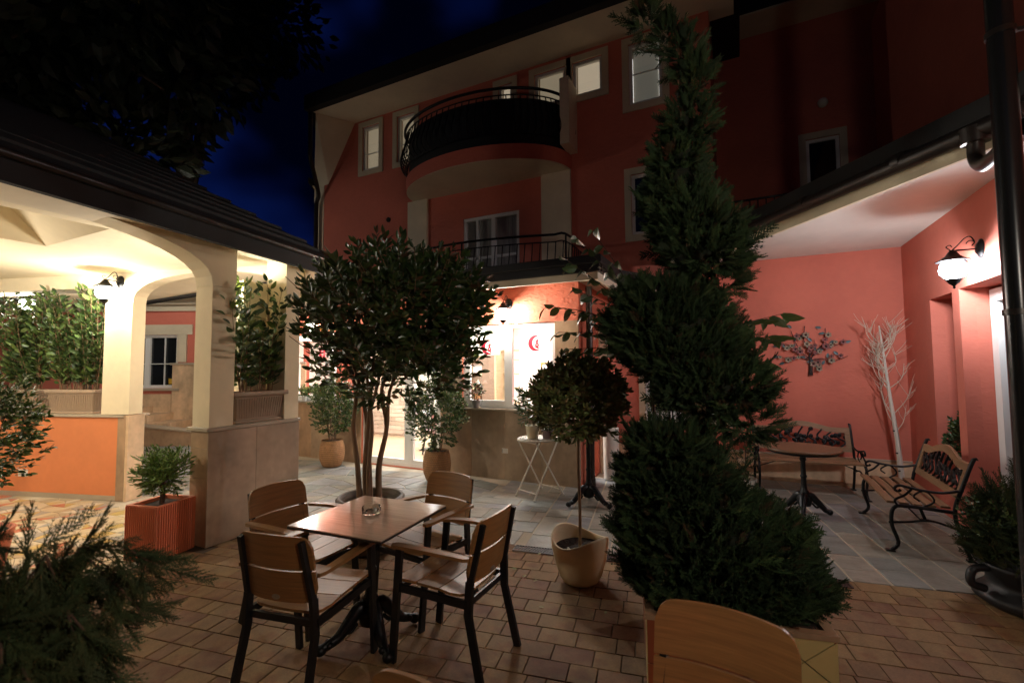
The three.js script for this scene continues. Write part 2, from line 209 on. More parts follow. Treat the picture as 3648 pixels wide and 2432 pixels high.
// ---------------------------------------------------------------- lantern builder
const glowWhite = new THREE.MeshStandardMaterial({ color: col(0.8, 0.8, 0.8), roughness: 0.4, emissive: col(1, 0.95, 0.86), emissiveIntensity: 24 });
const glowCool = new THREE.MeshStandardMaterial({ color: col(0.8, 0.8, 0.8), roughness: 0.4, emissive: col(0.93, 0.95, 1), emissiveIntensity: 24 });
function lantern(p, turn, label, power, tint, cool, s = 1) { // stands out of the wall towards local +z
  const o = thing('wall_lantern', label, 'wall lamp', p, turn, 'wall lanterns');
  const M4 = M.iron, A = 0.19 * s, R = 0.095 * s;
  part('wall_plate', lathe([[0, 0.035], [0.03, 0.034], [0.045, 0.02], [0.06, 0.012], [0.062, 0]].map((q) => [q[0] * s, q[1] * s]), 20).rotateX(Math.PI / 2).scale(1, 1.35, 1), M4, o);
  const sp = []; for (let i = 0; i <= 14; i++) { const a = i / 14 * 4.4, r = (0.036 - 0.002 * i) * s; sp.push([0, 0.05 * s + Math.sin(a) * r, 0.06 * s + Math.cos(a) * r]); }
  part('bracket', [rod([0, 0, 0], [0, 0, A + 0.02 * s], 0.008 * s), tube([[0, 0.005, A], [0, 0.045 * s, A * 0.8], [0, 0.1 * s, A * 0.55], [0, 0.11 * s, A * 0.35], [0, 0.06 * s, A * 0.22], [0, 0.03 * s, A * 0.32]], 0.005 * s), tube(sp, 0.004 * s), tube([[0, 0.01, A + 0.015], [0, 0.035 * s, A + 0.04 * s], [0, 0.05 * s, A + 0.015 * s], [0, 0.035 * s, A]], 0.004 * s)], M4, o);
  part('hood', lathe([[0.012, 0], [0.03, -0.012], [0.05, -0.045], [0.09, -0.075], [0.118, -0.088], [0.112, -0.094], [0.08, -0.086], [0.0, -0.07]].map((q) => [q[0] * s, q[1] * s]), 24).translate(0, 0, A), M4, o);
  part('glass_globe', lathe([[0.0, -0.092], [0.06, -0.094], [0.088, -0.12], [0.098, -0.16], [0.092, -0.2], [0.07, -0.232], [0.035, -0.246], [0, -0.248]].map((q) => [q[0] * s, q[1] * s]), 24).translate(0, 0, A), cool ? glowCool : glowWhite, o);
  const cage = []; for (let k = 0; k < 6; k++) { const a = k * Math.PI / 3 + 0.4; cage.push(tube([[0.09, -0.088], [0.103, -0.16], [0.08, -0.232], [0.05, -0.25], [0.03, -0.285]].map(([r, y]) => [Math.cos(a) * r * s, y * s, A + Math.sin(a) * r * s]), 0.0035 * s, 12, 5)); }
  cage.forEach((c) => part('cage_rib', c, M4, o));
  part('finial', lathe([[0.0, -0.335], [0.012, -0.325], [0.006, -0.312], [0.018, -0.3], [0.035, -0.285], [0.058, -0.252], [0.05, -0.248], [0, -0.25]].map((q) => [q[0] * s, q[1] * s]), 16).translate(0, 0, A), M4, o);
  const l = new THREE.PointLight(tint, power, 0, 2); l.position.set(0, -0.165 * s, A); l.castShadow = true; l.shadow.radius = 3; l.name = 'lantern_light'; o.add(l); return o;
}
const WARM = col(1, 0.92, 0.78), NEUT = col(1, 0.93, 0.82), COOL = col(0.92, 0.94, 1);

// ---------------------------------------------------------------- cafe front
function cafe() {
  const o = thing('cafe_building', 'ground floor cafe front with coral plaster, stone cladding and bright windows', 'building');
  const X0 = -8.4, X1 = -1.98, ZF = -6.1, H = 2.83;
  const holes = [[-8.0, -6.1, 1.03, 2.29], [-5.95, -4.28, 0.01, 2.29], [-3.88, -2.33, 1.03, 2.29]];
  part('wall', [holed(X0, X1, 0, H, holes, 0.22).translate(0, 0, ZF - 0.24)], M.pinkShop, o);
  part('side_wall', [holed(6.36, 8.6, 0, H, [[6.5, 7.0, 0.02, 2.29], [7.55, 8.05, 0.9, 2.29]], 0.2).rotateY(Math.PI / 2).translate(X1 - 0.2 - 0.004, 0, 0)], M.pinkShop, o);
  // stone slabs of the plinth and the jamb piers
  const slab = (a, b, y0, y1, z = ZF) => part('cladding_slab', boxAB(a + 0.0015, b - 0.0015, y0, y1, z - 0.02, z, 0.002), rs() < 0.5 ? M.stone : M.stoneGrey, o); const rs = rngOf(77);
  for (const [a, b] of [[-8.4, -5.95], [-4.28, -1.98]]) { const n = Math.round((b - a) / 0.6); for (let i = 0; i < n; i++) slab(a + (b - a) * i / n, a + (b - a) * (i + 1) / n, 0.0, 1.0); }
  slab(-2.33, -1.98, 1.0, 1.7); slab(-2.33, -1.98, 1.703, 2.29); slab(-4.28, -3.88, 1.0, 2.29); slab(-6.1, -5.95, 1.0, 2.29); slab(-8.4, -8.0, 1.0, 2.29);
  for (const [a, b] of [[-8.02, -6.08], [-3.9, -2.2]]) part('sill', boxAB(a, b, 1.0, 1.03, ZF - 0.12, ZF + 0.05, 0.006), M.marble, o);
  // side pilasters of pale stone
  part('side_pier', boxAB(X1 + 0.003, X1 + 0.03, 0, 2.32, -7.5, -7.08), M.stonePale, o); part('side_pier', boxAB(X1 + 0.003, X1 + 0.03, 0, 2.32, -8.6, -8.06), M.stonePale, o);
  const win = (name, x0, x1, y0, y1, mull, z = ZF - 0.09, parent = o) => { const g = new THREE.Group(); g.name = name; parent.add(g); const t = 0.06; part('frame', frameG(x1 - x0, y1 - y0, t, 0.07, (x0 + x1) / 2, y0, z).concat(mull.map((m) => box(0.075, y1 - y0 - 2 * t, 0.066, m, (y0 + y1) / 2, z))), M.white, g); const xs = [x0 + t, ...mull, x1 - t]; for (let i = 0; i + 1 < xs.length; i++) { const a = xs[i] + (i ? 0.0375 : 0), b = xs[i + 1] - (i + 2 < xs.length ? 0.0375 : 0); if (i === 0 || name === 'door') part('sash', frameG(b - a, y1 - y0 - 2 * t, 0.055, 0.05, (a + b) / 2, y0 + t, z + 0.006), M.white, g); part('pane', box(b - a - 0.004, y1 - y0 - 2 * t - 0.004, 0.006, (a + b) / 2, (y0 + y1) / 2, z - 0.005), M.glass, g); } return g; };
  win('window', -8.0, -6.1, 1.03, 2.29, [-6.72]); win('door', -5.95, -4.28, 0.012, 2.29, [-4.95]); win('window', -3.88, -2.33, 1.03, 2.29, [-3.07]);
  { const g = win('side_window', 6.5, 7.0, 0.02, 2.29, [], -0.1, o); g.rotation.y = Math.PI / 2; g.position.x = X1 - 0.02; const g2 = win('side_window', 7.55, 8.05, 0.9, 2.29, [], -0.1, o); g2.rotation.y = Math.PI / 2; g2.position.x = X1 - 0.02; }
  part('awning_soffit', poly([[-8.4, -6.12], [-8.4, -5.42], [-1.53, -5.42], [-1.53, -6.4], [-1.0, -7.4], [-1.0, -8.4], [-1.98, -8.4], [-1.98, -6.12]], H, 2.88), M.soffit, o);
  part('awning_fascia', [boxAB(-8.4, -1.5, 2.7, 2.788, -5.44, -5.4), boxAB(-1.545, -1.5, 2.7, 2.788, -6.4, -5.44), bar([-1.52, 2.744, -6.4], [-0.98, 2.744, -7.4], 0.088, 0.04)], M.soffit, o); part('awning_edge', [boxAB(-8.5, -1.47, 2.79, 2.886, -5.45, -5.36), boxAB(-1.56, -1.46, 2.79, 2.886, -6.4, -5.452), bar([-1.5, 2.838, -6.4], [-0.95, 2.838, -7.4], 0.096, 0.08)], M.roofMetal, o);
  part('awning_roof', [poly([[-8.6, -8.4], [-8.6, -5.33], [-1.44, -5.33], [-1.44, -6.38], [-0.9, -7.4], [-0.9, -8.4]], 2.888, 2.99, 0.01)], M.roofMetal, o);
  return o;
}
const cafeO = cafe();
{ // decals on the glass
  const figure = () => { const s = new THREE.Shape(); s.absarc(0, 0, 0.13, 0.42 * Math.PI, 1.72 * Math.PI, false); s.absarc(0.05, 0.005, 0.108, 1.64 * Math.PI, 0.5 * Math.PI, true);
    const b = new THREE.Shape(); b.moveTo(0.03, 0.06); b.bezierCurveTo(0.065, 0.068, 0.06, 0.03, 0.04, 0.025); b.lineTo(0.045, 0.005); b.lineTo(0.068, -0.032); b.lineTo(0.052, -0.06); b.lineTo(0.066, -0.098); b.lineTo(0.01, -0.078); b.bezierCurveTo(-0.01, -0.075, -0.012, -0.03, 0.004, -0.005); b.lineTo(0.014, 0.018); b.bezierCurveTo(0, 0.03, -0.03, 0.024, -0.04, 0.0); b.bezierCurveTo(-0.04, 0.035, -0.01, 0.035, 0.008, 0.034); b.bezierCurveTo(0.01, 0.05, 0.018, 0.058, 0.03, 0.06);
    const h = new THREE.Path(); h.moveTo(0.026, -0.012); h.lineTo(0.044, -0.034); h.lineTo(0.016, -0.042); h.closePath(); b.holes.push(h);
    return [new THREE.ExtrudeGeometry(s, { depth: 0.001, bevelEnabled: false, curveSegments: 24 }), new THREE.ExtrudeGeometry(b, { depth: 0.001, bevelEnabled: false })]; };
  part('red_moon_decal', figure().map((g) => g.scale(0.88, 0.88, 1).translate(-2.66, 1.99, -6.178)), M.red, cafeO); part('red_moon_decal', figure().map((g) => g.scale(0.88, 0.88, 1).translate(-3.45, 1.95, -6.178)), M.red, cafeO); part('red_moon_decal', figure().map((g) => g.scale(0.88, 0.88, 1).translate(-6.98, 1.93, -6.178)), M.red, cafeO);
  const font = await new FontLoader().loadAsync('fonts/droid/droid_sans_regular.typeface.json');
  const tx = new TextGeometry('ERIA', { font, size: 0.1, depth: 0.001, curveSegments: 4 }); tx.computeBoundingBox(); const w = tx.boundingBox.max.x;
  part('window_lettering', tx.scale(-1, 1, 1).translate(-6.82 , 1.53, -6.18), M.white, cafeO);
}
{ // the lit room behind
  const o = thing('cafe_interior', 'white lit cafe room seen through the shop windows', 'room');
  const wall = std(col(0.78, 0.76, 0.7), 0.8), floorM = std(0xffffff, 0.15, { map: wallTint(0.55, 0.44, 0.28, 81) });
  part('floor', boxAB(-9.4, -2.22, -0.03, 0.004, -10.2, -6.34), floorM, o); part('ceiling', boxAB(-9.4, -2.2, 2.7, 2.8, -10.2, -6.345), wall, o);
  part('back_wall', boxAB(-9.4, -2.2, 0.004, 2.7, -10.3, -10.2), wall, o); part('left_wall', boxAB(-9.5, -9.4, 0.004, 2.7, -10.2, -6.345), wall, o);
  part('partition', boxAB(-5.3, -5.2, 0.004, 2.7, -10.2, -8.9), wall, o); part('right_wall', boxAB(-2.21, -2.1, 0.004, 2.7, -10.2, -8.66), wall, o);
  const rs = rngOf(4), stripe = [0, 1, 2].map((i) => std(0xffffff, 0.8, { map: wallTint(0.5 + 0.08 * i, 0.44 + 0.07 * i, 0.34 + 0.06 * i, 90 + i) }));
  for (let y = 0.1; y < 2.5; y += 0.1) for (let x = -9.3; x < -7.1;) { const w = 0.25 + rs() * 0.3; part('stone_strip', box(w - 0.008, 0.092, 0.03 + rs() * 0.025, x + w / 2, y, -8.9), stripe[Math.floor(rs() * 3)], o); x += w; }
  part('stone_wall_core', boxAB(-9.38, -7.0, 0.004, 2.6, -9.05, -8.92), wall, o);
  const pm = std(col(0.98, 0.98, 0.98), 0.5, { emissive: col(1, 0.97, 0.9), emissiveIntensity: 9 });
  for (const [x, z] of [[-3.2, -7.2], [-5.1, -7.3], [-7.1, -7.2], [-3.3, -9.4], [-6, -9.3]]) { part('ceiling_lamp', box(0.8, 0.03, 0.5, x, 2.68, z), pm, o); const l = new THREE.RectAreaLight(col(0.97, 0.97, 0.97), 80, 0.78, 0.48); l.position.set(x, 2.655, z); l.rotation.x = -Math.PI / 2; l.name = 'room_light'; o.add(l); }
  const sh = std(0xffffff, 0.6, { map: woodTex(0.5, 0.38, 0.22, 95) });
  const c = thing('wall_cabinet', 'pale wooden cabinet with shelves inside the cafe behind the left window pane', 'cabinet', [-4.86, 0, -8.5]);
  part('side_panel', box(0.04, 1.9, 0.3, -0.36, 0.95, 0), sh, c); part('side_panel', box(0.04, 1.9, 0.3, 0.36, 0.95, 0), sh, c); part('back_panel', box(0.68, 1.9, 0.02, 0, 0.95, -0.14), M.white, c); for (const y of [0.1, 0.5, 0.9, 1.2, 1.5, 1.88]) part('shelf', box(0.68, 0.03, 0.28, 0, y, 0), sh, c); part('brown_door', box(0.3, 0.95, 0.03, 0.19, 1.42, 0.13), std(0xffffff, 0.6, { map: woodTex(0.2, 0.14, 0.09, 97) }), c); part('small_box', box(0.16, 0.18, 0.1, -0.1, 1.01, 0.05), M.wood, c);
  const c2 = thing('glass_cabinet', 'cream display cabinet inside the cafe beside the framed picture', 'cabinet', [-4.36, 0, -8.9]); part('body', box(0.5, 0.9, 0.35, 0, 0.45, 0), sh, c2); part('side_panel', box(0.03, 1.1, 0.3, -0.23, 1.45, 0), sh, c2); part('side_panel', box(0.03, 1.1, 0.3, 0.23, 1.45, 0), sh, c2); for (const y of [1.2, 1.5, 1.8, 2]) part('shelf', box(0.44, 0.02, 0.28, 0, y, 0), sh, c2);
  const pic = thing('framed_picture', 'landscape picture in a thin gold frame on the cafe wall', 'picture', [-3.22, 1.42, -8.61]);
  part('gold_frame', frameG(0.74, 0.62, 0.03, 0.03, 0, -0.31, 0), std(col(0.5, 0.33, 0.1), 0.4, { metalness: 0.4 }), pic); part('mount', box(0.68, 0.56, 0.01, 0, 0, -0.006), M.white, pic); part('painting', box(0.5, 0.38, 0.004, 0, 0, 0.002), std(0xffffff, 0.7, { map: tex(64, 64, (u, v) => { const n = fbm(u, v, 4, 8, 4, 5); const y = v + 0.2 * (n - 0.5); return y > 0.5 ? [0.55, 0.6, 0.7] : y > 0.4 ? [0.2, 0.22, 0.25] : [0.15, 0.3, 0.12]; }, true, [2, 2.6]) }), pic);
  part('picture_wall', boxAB(-4.08, -2.22, 0.004, 2.69, -8.72, -8.63), wall, o);
  const ch = thing('chandelier', 'small white chandelier hanging inside the cafe', 'lamp', [-4.3, 2.1, -7.9]); part('stem', rod([0, 0, 0], [0, 0.48, 0], 0.01), M.white, ch); for (let k = 0; k < 6; k++) { const a = k * 1.05; part('arm', tube([[0, 0, 0], [Math.cos(a) * 0.12, -0.09, Math.sin(a) * 0.12], [Math.cos(a) * 0.22, -0.02, Math.sin(a) * 0.22], [Math.cos(a) * 0.23, 0.06, Math.sin(a) * 0.23]], 0.012), M.white, ch); part('shade', cyl(0.04, 0.025, 0.07, Math.cos(a) * 0.23, 0.07, Math.sin(a) * 0.23), M.white, ch); }
  // pink tub chair and its table just inside the door
  const tc = thing('tub_chair', 'pale pink upholstered tub chair inside the cafe door', 'chair', [-5.15, 0, -7.35], -0.3); const pk = std(col(0.62, 0.42, 0.38), 0.8); const sh2 = []; for (let i = 0; i <= 16; i++) { const a = Math.PI * (0.0 + i / 16); sh2.push([a, 0.72 + 0.14 * Math.sin(a)]); }
  { const g = []; for (let i = 0; i < 16; i++) { const [a, h] = sh2[i], [b, h2] = sh2[i + 1]; const q = (r, an, y) => [Math.cos(an) * r, y, -Math.sin(an) * r]; const P = [q(0.3, a, 0.42), q(0.3, b, 0.42), q(0.3, b, h2), q(0.3, a, h), q(0.25, a, 0.42), q(0.25, b, 0.42), q(0.25, b, h2), q(0.25, a, h)]; const bg = new THREE.BufferGeometry(); const f = [[0, 1, 2, 3], [5, 4, 7, 6], [3, 2, 6, 7], [4, 5, 1, 0]]; const v = []; for (const [x, y, z, w] of f) for (const k of [x, y, z, x, z, w]) v.push(...P[k]); bg.setAttribute('position', new THREE.Float32BufferAttribute(v, 3)); bg.computeVertexNormals(); g.push(bg); } part('shell', g, pk, tc); }
  part('seat', box(0.5, 0.1, 0.5, 0, 0.44, 0.02, 0.04), pk, tc); for (const [x, z] of [[-1, -1], [1, -1], [-1, 1], [1, 1]]) part('leg', rod([x * 0.2, 0.4, z * 0.2], [x * 0.24, 0.004, z * 0.24], 0.018), M.black, tc);
  const tb = thing('cafe_table', 'white square cafe table inside the door beside the pink chair', 'table', [-5.55, 0.004, -7.7]); part('top', box(0.8, 0.03, 0.7, 0, 0.74, 0, 0.008), M.white, tb); part('column', cyl(0.035, 0.03, 0.72), M.black, tb); part('foot', box(0.42, 0.02, 0.42, 0, 0.01, 0, 0.008), M.black, tb);
  const yc = thing('yellow_chair', 'yellow chair inside the cafe behind the white table', 'chair', [-5.6, 0.004, -8.5], 0.2); const ym = std(col(0.75, 0.48, 0.03), 0.5); part('seat', box(0.4, 0.04, 0.4, 0, 0.46, 0, 0.015), ym, yc); for (let k = -2; k <= 2; k++) part('back_slat', box(0.05, 0.36, 0.02, k * 0.075, 0.68, -0.18, 0.006), ym, yc); for (const [x, z] of [[-1, -1], [1, -1], [-1, 1], [1, 1]]) part('leg', rod([x * 0.17, 0.45, z * 0.17], [x * 0.19, 0, z * 0.19], 0.014), M.white, yc);
}
lantern([-3.05, 2.58, -6.1], 0, 'glowing wall lantern above the right cafe window', 8, NEUT, false, 1);
lantern([-7.0, 2.56, -6.1], 0, 'glowing wall lantern above the left cafe window, behind the leafy tree', 9, NEUT, false, 1);
{ // sockets on the plinth
  const s = thing('wall_socket', 'cream socket cover on the stone plinth left of the white folding table', 'socket', [-3.13, 0.42, -6.1]); part('plate', box(0.1, 0.07, 0.012, 0, 0, 0.006, 0.004), M.whitePaint, s); part('hinge', box(0.006, 0.05, 0.004, -0.04, 0, 0.014), M.black, s);
  const s2 = thing('wall_socket', 'small grey socket cover on the plinth by the left woven pot', 'socket', [-6.75, 0.48, -6.1]); part('plate', box(0.1, 0.07, 0.012, 0, 0, 0.006, 0.004), M.stonePale, s2); part('lid', box(0.08, 0.05, 0.004, 0, 0, 0.014), M.marble, s2);
}
{ const d = thing('downpipe', 'dark brown downpipe at the corner of the cafe front', 'pipe', [-1.86, 0, -6.22]); part('pipe', [cyl(0.045, 0.045, 2.75, 0, 0.01, 0, 16)], M.gutter, d); for (const y of [0.8, 2.1]) part('bracket', cyl(0.052, 0.052, 0.03, 0, y, 0), M.gutter, d); part('shoe', cyl(0.055, 0.055, 0.12, 0, 0.004, 0), M.gutter, d); }
// ---------------------------------------------------------------- main house
const blindM = std(col(0.7, 0.62, 0.5), 0.8, { emissive: col(1, 0.86, 0.6), emissiveIntensity: 0.15 });  // blinds glow by themselves, in place of lamplight inside the rooms
const blindBright = std(col(0.7, 0.62, 0.5), 0.8, { emissive: col(1, 0.86, 0.64), emissiveIntensity: 0.27 });
const blindDim = std(col(0.6, 0.58, 0.5), 0.8, { emissive: col(0.8, 0.8, 0.68), emissiveIntensity: 0.06 });
const streakM = std(col(0.8, 0.8, 0.8), 0.5, { emissive: col(1, 1, 0.95), emissiveIntensity: 1.1 });  // self-glowing strip drawn as room light past the blind edge
function houseWindow(parent, x0, x1, y0, y1, z, mode, mull = [], trans = []) { // z: wall face; built into a recess
  const g = new THREE.Group(); g.name = 'window'; parent.add(g); const t = 0.06, cx = (x0 + x1) / 2, cy = (y0 + y1) / 2;
  part('surround', frameG(x1 - x0 + 0.24, y1 - y0 + 0.24, 0.12, 0.03, cx, y0 - 0.12, z + 0.015), M.trim, g);
  part('frame', frameG(x1 - x0, y1 - y0, t, 0.06, cx, y0, z - 0.06).concat(mull.map((m) => box(0.07, y1 - y0 - 2 * t, 0.058, m, cy, z - 0.06)), trans.map((y) => box(x1 - x0 - 2 * t, 0.02, 0.02, cx, y, z - 0.045))), M.white, g);
  part('pane', box(x1 - x0 - 2 * t, y1 - y0 - 2 * t, 0.006, cx, cy, z - 0.07), mode === 'dark' ? M.darkGlass : M.glass, g);
  if (mode !== 'dark') { const n = Math.floor((y1 - y0 - 0.1) / 0.03), m = mode === 'bright' ? blindBright : mode === 'dim' ? blindDim : blindM; const sl = []; for (let i = 0; i < n; i++) sl.push(new THREE.BoxGeometry(x1 - x0 - 0.15, 0.03, 0.003).rotateX(0.5).translate(cx, y0 + 0.07 + i * 0.03, z - 0.12)); part('window_blind', sl, m, g).userData.kind = 'stuff'; part('back_board', box(x1 - x0, y1 - y0, 0.02, cx, cy, z - 0.16), M.trim, g); }
  return g;
}
{
  const o = thing('main_house', 'tall three storey house with brick red plaster and cream eaves', 'building'); const Z = -8.5;
  const H = [[-8.33, -7.78, 6.55, 7.68], [-7.23, -6.7, 6.55, 7.68], [-4.47, -4.14, 5.85, 7.66], [-3.62, -2.95, 6.96, 7.66], [-2.8, -2.2, 6.96, 7.66], [-1.7, -1.1, 6.5, 7.68], [-5.36, -4.0, 3.0, 4.9], [-1.7, -0.9, 4.05, 5.18]];
  part('wall', holed(-9.65, -0.3, 2.95, 8.2, H, 0.3).translate(0, 0, Z - 0.3), M.facade, o);
  part('gable_wall', boxAB(-9.65, -9.36, 2.9, 8.2, -16, Z - 0.3), M.facade, o); part('inner_side_wall', boxAB(-0.59, -0.3, 2.95, 8.2, -10.5, Z - 0.3), M.facade, o); part('lower_wall', boxAB(-9.9, -8.42, 0, 2.95, -8.8, Z), M.facade, o);
  part('corner_strip', boxAB(-10.0, -9.655, 2.9, 6.6, Z - 0.3, Z + 0.02), M.soffit, o);
  { const A = [-9.08, 7.855, -7.7], B = [-8.6, 7.855, Z + 0.004], Cc = [-9.5, 6.45, Z + 0.004], D = [-9.99, 6.4, Z + 0.03], E = [-9.99, 7.855, Z + 0.004]; const v = []; for (const t of [[A, Cc, B], [A, D, Cc], [A, E, D], [A, B, E], [B, Cc, E], [Cc, D, E]]) t.forEach((p) => v.push(...p)); const g = new THREE.BufferGeometry(); g.setAttribute('position', new THREE.Float32BufferAttribute(v, 3)); g.computeVertexNormals(); part('corner_console', uvm(g), M.soffit, o); }
  part('eaves_soffit', boxAB(-9.1, 0.1, 7.86, 7.9, Z - 0.3, -7.62), M.soffit, o);
  part('roof', [boxAB(-9.2, 0.2, 7.84, 8.1, -7.62, -7.46), poly([[-9.2, -7.46], [0.2, -7.46], [0.2, -16], [-10.5, -16], [-10.5, -9]], 8.1, 8.2), face([[7.5, 8.15], [16, 12.5], [16, 12.3], [7.5, 8.05]], 9.3).rotateY(Math.PI / 2).translate(-9.15, 0, 0)], M.roof, o);
  part('room_box', boxAB(-9.3, -0.7, 2.97, 7.84, -9.2, -9.1), M.trim, o);
  houseWindow(o, -8.33, -7.78, 6.55, 7.68, Z, 'lit', [], [6.98]); houseWindow(o, -7.23, -6.7, 6.55, 7.68, Z, 'lit', [], [6.98]);
  houseWindow(o, -4.47, -4.14, 5.85, 7.66, Z, 'bright'); houseWindow(o, -3.62, -2.95, 6.96, 7.66, Z, 'lit'); houseWindow(o, -2.8, -2.2, 6.96, 7.66, Z, 'bright'); 
  const big = houseWindow(o, -1.7, -1.1, 6.5, 7.68, Z, 'dim', [], [7.1]); part('light_gap', box(0.012, 1.02, 0.004, -1.165, 7.09, Z - 0.1), streakM, big); part('light_gap', box(0.008, 0.9, 0.004, -1.64, 7.0, Z - 0.1), streakM, big);
  houseWindow(o, -1.7, -0.9, 4.05, 5.18, Z, 'dark', [-1.3]);
  const dr = new THREE.Group(); dr.name = 'balcony_door'; o.add(dr); part('frame', frameG(1.36, 1.9, 0.07, 0.07, -4.68, 3.0, Z - 0.06).concat([box(0.1, 1.76, 0.066, -4.62, 3.95, Z - 0.06), box(0.05, 1.76, 0.06, -5.02, 3.95, Z - 0.06), box(1.22, 0.05, 0.06, -4.68, 4.0, Z - 0.06)]), M.white, dr); part('pane', box(1.2, 1.74, 0.006, -4.68, 3.95, Z - 0.08), M.glass, dr); { const cg = []; for (let i = 0; i < 26; i++) cg.push(new THREE.CylinderGeometry(0.03, 0.03, 1.8, 8, 1, true).scale(1, 1, 0.6).translate(-5.3 + i * 0.05, 3.95, Z - 0.16 - (i % 3) * 0.008)); part('curtain', cg, std(col(0.35, 0.34, 0.31), 0.9), dr).userData.kind = 'stuff'; }
  for (const [a, b] of [[-6.85, -6.3], [-3.48, -2.86]]) part('pilaster', boxAB(a, b, 2.95, 5.5, Z, Z + 0.06), M.soffit, o);
  part('pilaster', boxAB(-2.9, -2.72, 5.82, 7.1, Z, Z + 0.5), M.soffit, o);
  part('vent_cover', cyl(0.06, 0.06, 0.02, 0, 0, 0).rotateX(Math.PI / 2).translate(-7.47, 5.2, Z), M.gutter, o);
  // rounded balcony
  const bal = new THREE.Group(); bal.name = 'rounded_balcony'; o.add(bal); const cx = -4.78, A = 1.93, B = 1.2; const arc = (k, n, ad = 0) => { const a = Math.PI * k / n; return [cx - Math.cos(a) * (A + ad), Z + Math.sin(a) * (B + ad)]; };
  const pl = []; for (let i = 0; i <= 32; i++) pl.push(arc(i, 32)); const slabS = poly(pl, 5.52, 5.8); part('slab', slabS, M.facade, bal); part('slab_soffit', poly(pl.map(([x, z]) => [cx + (x - cx) * 0.995, Z + (z - Z) * 0.995]), 5.505, 5.517), M.soffit, bal);
  const rail = (y, r, ad) => { const q = []; for (let i = 0; i <= 32; i++) { const [x, z] = arc(i, 32, ad); q.push([x, y, z + 0.02]); } return tube(q, r, 64, 6); };
  part('handrail', [rail(6.84, 0.03, 0.02), rail(6.72, 0.014, 0.0), rail(5.98, 0.016, 0.0)], M.iron, bal);
  for (let i = 1; i < 40; i++) { const [x, z] = arc(i, 40, 0), [x2, z2] = arc(i, 40, 0.1), [x3, z3] = arc(i, 40, 0.13); part('baluster', tube([[x, 6.72, z], [x2 * 0.5 + x * 0.5, 6.5, z2 * 0.5 + z * 0.5], [x3, 6.22, z3], [x2, 6.06, z2], [x, 5.98, z]], 0.012, 14, 5), M.iron, bal); }
  { const q = []; for (let i = 0; i <= 32; i++) q.push(arc(i, 32, -0.06)); const inn = q.map(([x, z]) => [cx + (x - cx) * 0.985, Z + (z - Z) * 0.985]).reverse(); part('privacy_screen', poly(q.concat(inn), 5.82, 6.7), std(col(0.01, 0.012, 0.011), 0.7), bal); }
  // straight balcony of the middle floor, over the cafe roof
  const b2 = new THREE.Group(); b2.name = 'middle_balcony'; o.add(b2); const q = []; for (let i = 0; i <= 20; i++) { const t = i / 20; q.push([lerp(-6.4, -2.62, t), -7.45 + Math.sin(t * Math.PI) * 0.35]); } q.unshift([-6.4, -8.48]); q.push([-2.62, -8.48]);
  part('handrail', [tube(q.map(([x, z]) => [x, 3.93, z]), 0.022, 80, 6), tube(q.map(([x, z]) => [x, 3.8, z]), 0.011, 80, 6), tube(q.map(([x, z]) => [x, 3.08, z]), 0.014, 80, 6)], M.iron, b2); for (const k of [1, 11, 21]) part('post', rod([q[k][0], 2.99, q[k][1]], [q[k][0], 3.93, q[k][1]], 0.018), M.iron, b2);
  const cc = new THREE.CatmullRomCurve3(q.map(([x, z]) => V3(x, 0, z))); for (let i = 1; i < 44; i++) { const p = cc.getPointAt(i / 44); part('baluster', tube([[p.x, 3.8, p.z], [p.x, 3.6, p.z + 0.03], [p.x, 3.35, p.z + 0.07], [p.x, 3.18, p.z + 0.06], [p.x, 3.08, p.z]], 0.009, 10, 5), M.iron, b2); }
  // low side roof at the left corner
  part('side_roof', [poly([[-10.9, -9.6], [-9.9, -8.2], [-9.9, -9.6]], 6.45, 6.6)], M.roof, o); part('side_roof_soffit', poly([[-10.8, -9.55], [-9.92, -8.35], [-9.92, -9.55]], 6.41, 6.447), M.soffit, o);
}
{ const d = thing('downpipe', 'dark downpipe on the left corner of the tall house', 'pipe', [-9.95, 0, -8.3]); part('pipe', [tube([[0.78, 7.84, 0.68], [0.78, 7.5, 0.67], [0.78, 6.95, 0.66], [0.72, 6.75, 0.6], [0.3, 6.2, 0.0], [0.2, 6.0, -0.06], [0.16, 5.8, -0.07], [0.16, 4.4, -0.07], [0.16, 3.0, -0.07]], 0.055, 80, 10)], M.gutter, d); part('bracket', cyl(0.065, 0.065, 0.04, 0.16, 4.5, -0.07), M.gutter, d); }
{ // the darker wing that stands back on the right
  const o = thing('rear_wing', 'unlit back wing of the red house rising above the right hand porch', 'building'); const Z = -10.5;
  part('wall', holed(-0.3, 12, 2.9, 8.5, [[1.3, 1.85, 4.1, 6.05]], 0.25).translate(0, 0, Z - 0.25), M.facade, o); part('roof', [boxAB(-0.3, 12, 8.5, 8.75, Z - 0.3, Z + 0.75), boxAB(-0.3, 12, 8.75, 8.85, Z - 6, Z + 0.75)], M.roof, o); part('eaves_soffit', boxAB(-0.29, 12, 8.46, 8.497, Z, Z + 0.7), M.soffit, o);
  houseWindow(o, 1.3, 1.85, 4.1, 6.05, Z, 'dark'); part('wall_light', new THREE.SphereGeometry(0.09, 12, 8).translate(1.6, 6.7, Z + 0.07), M.whitePaint, o);
  for (let i = 0; i < 28; i++) part('baluster', rod([0.0 + i * 0.12, 3.5, -8.6], [0.0 + i * 0.12, 4.4, -8.6], 0.01, 5), M.iron, o); part('handrail', [rod([-0.2, 4.42, -8.6], [3.4, 4.42, -8.6], 0.02), rod([-0.2, 3.5, -8.6], [3.4, 3.5, -8.6], 0.014)], M.iron, o);
  part('dormer', [boxAB(2.6, 4.2, 7.2, 9.6, Z - 2, Z + 1.2)], M.roof, o);
}
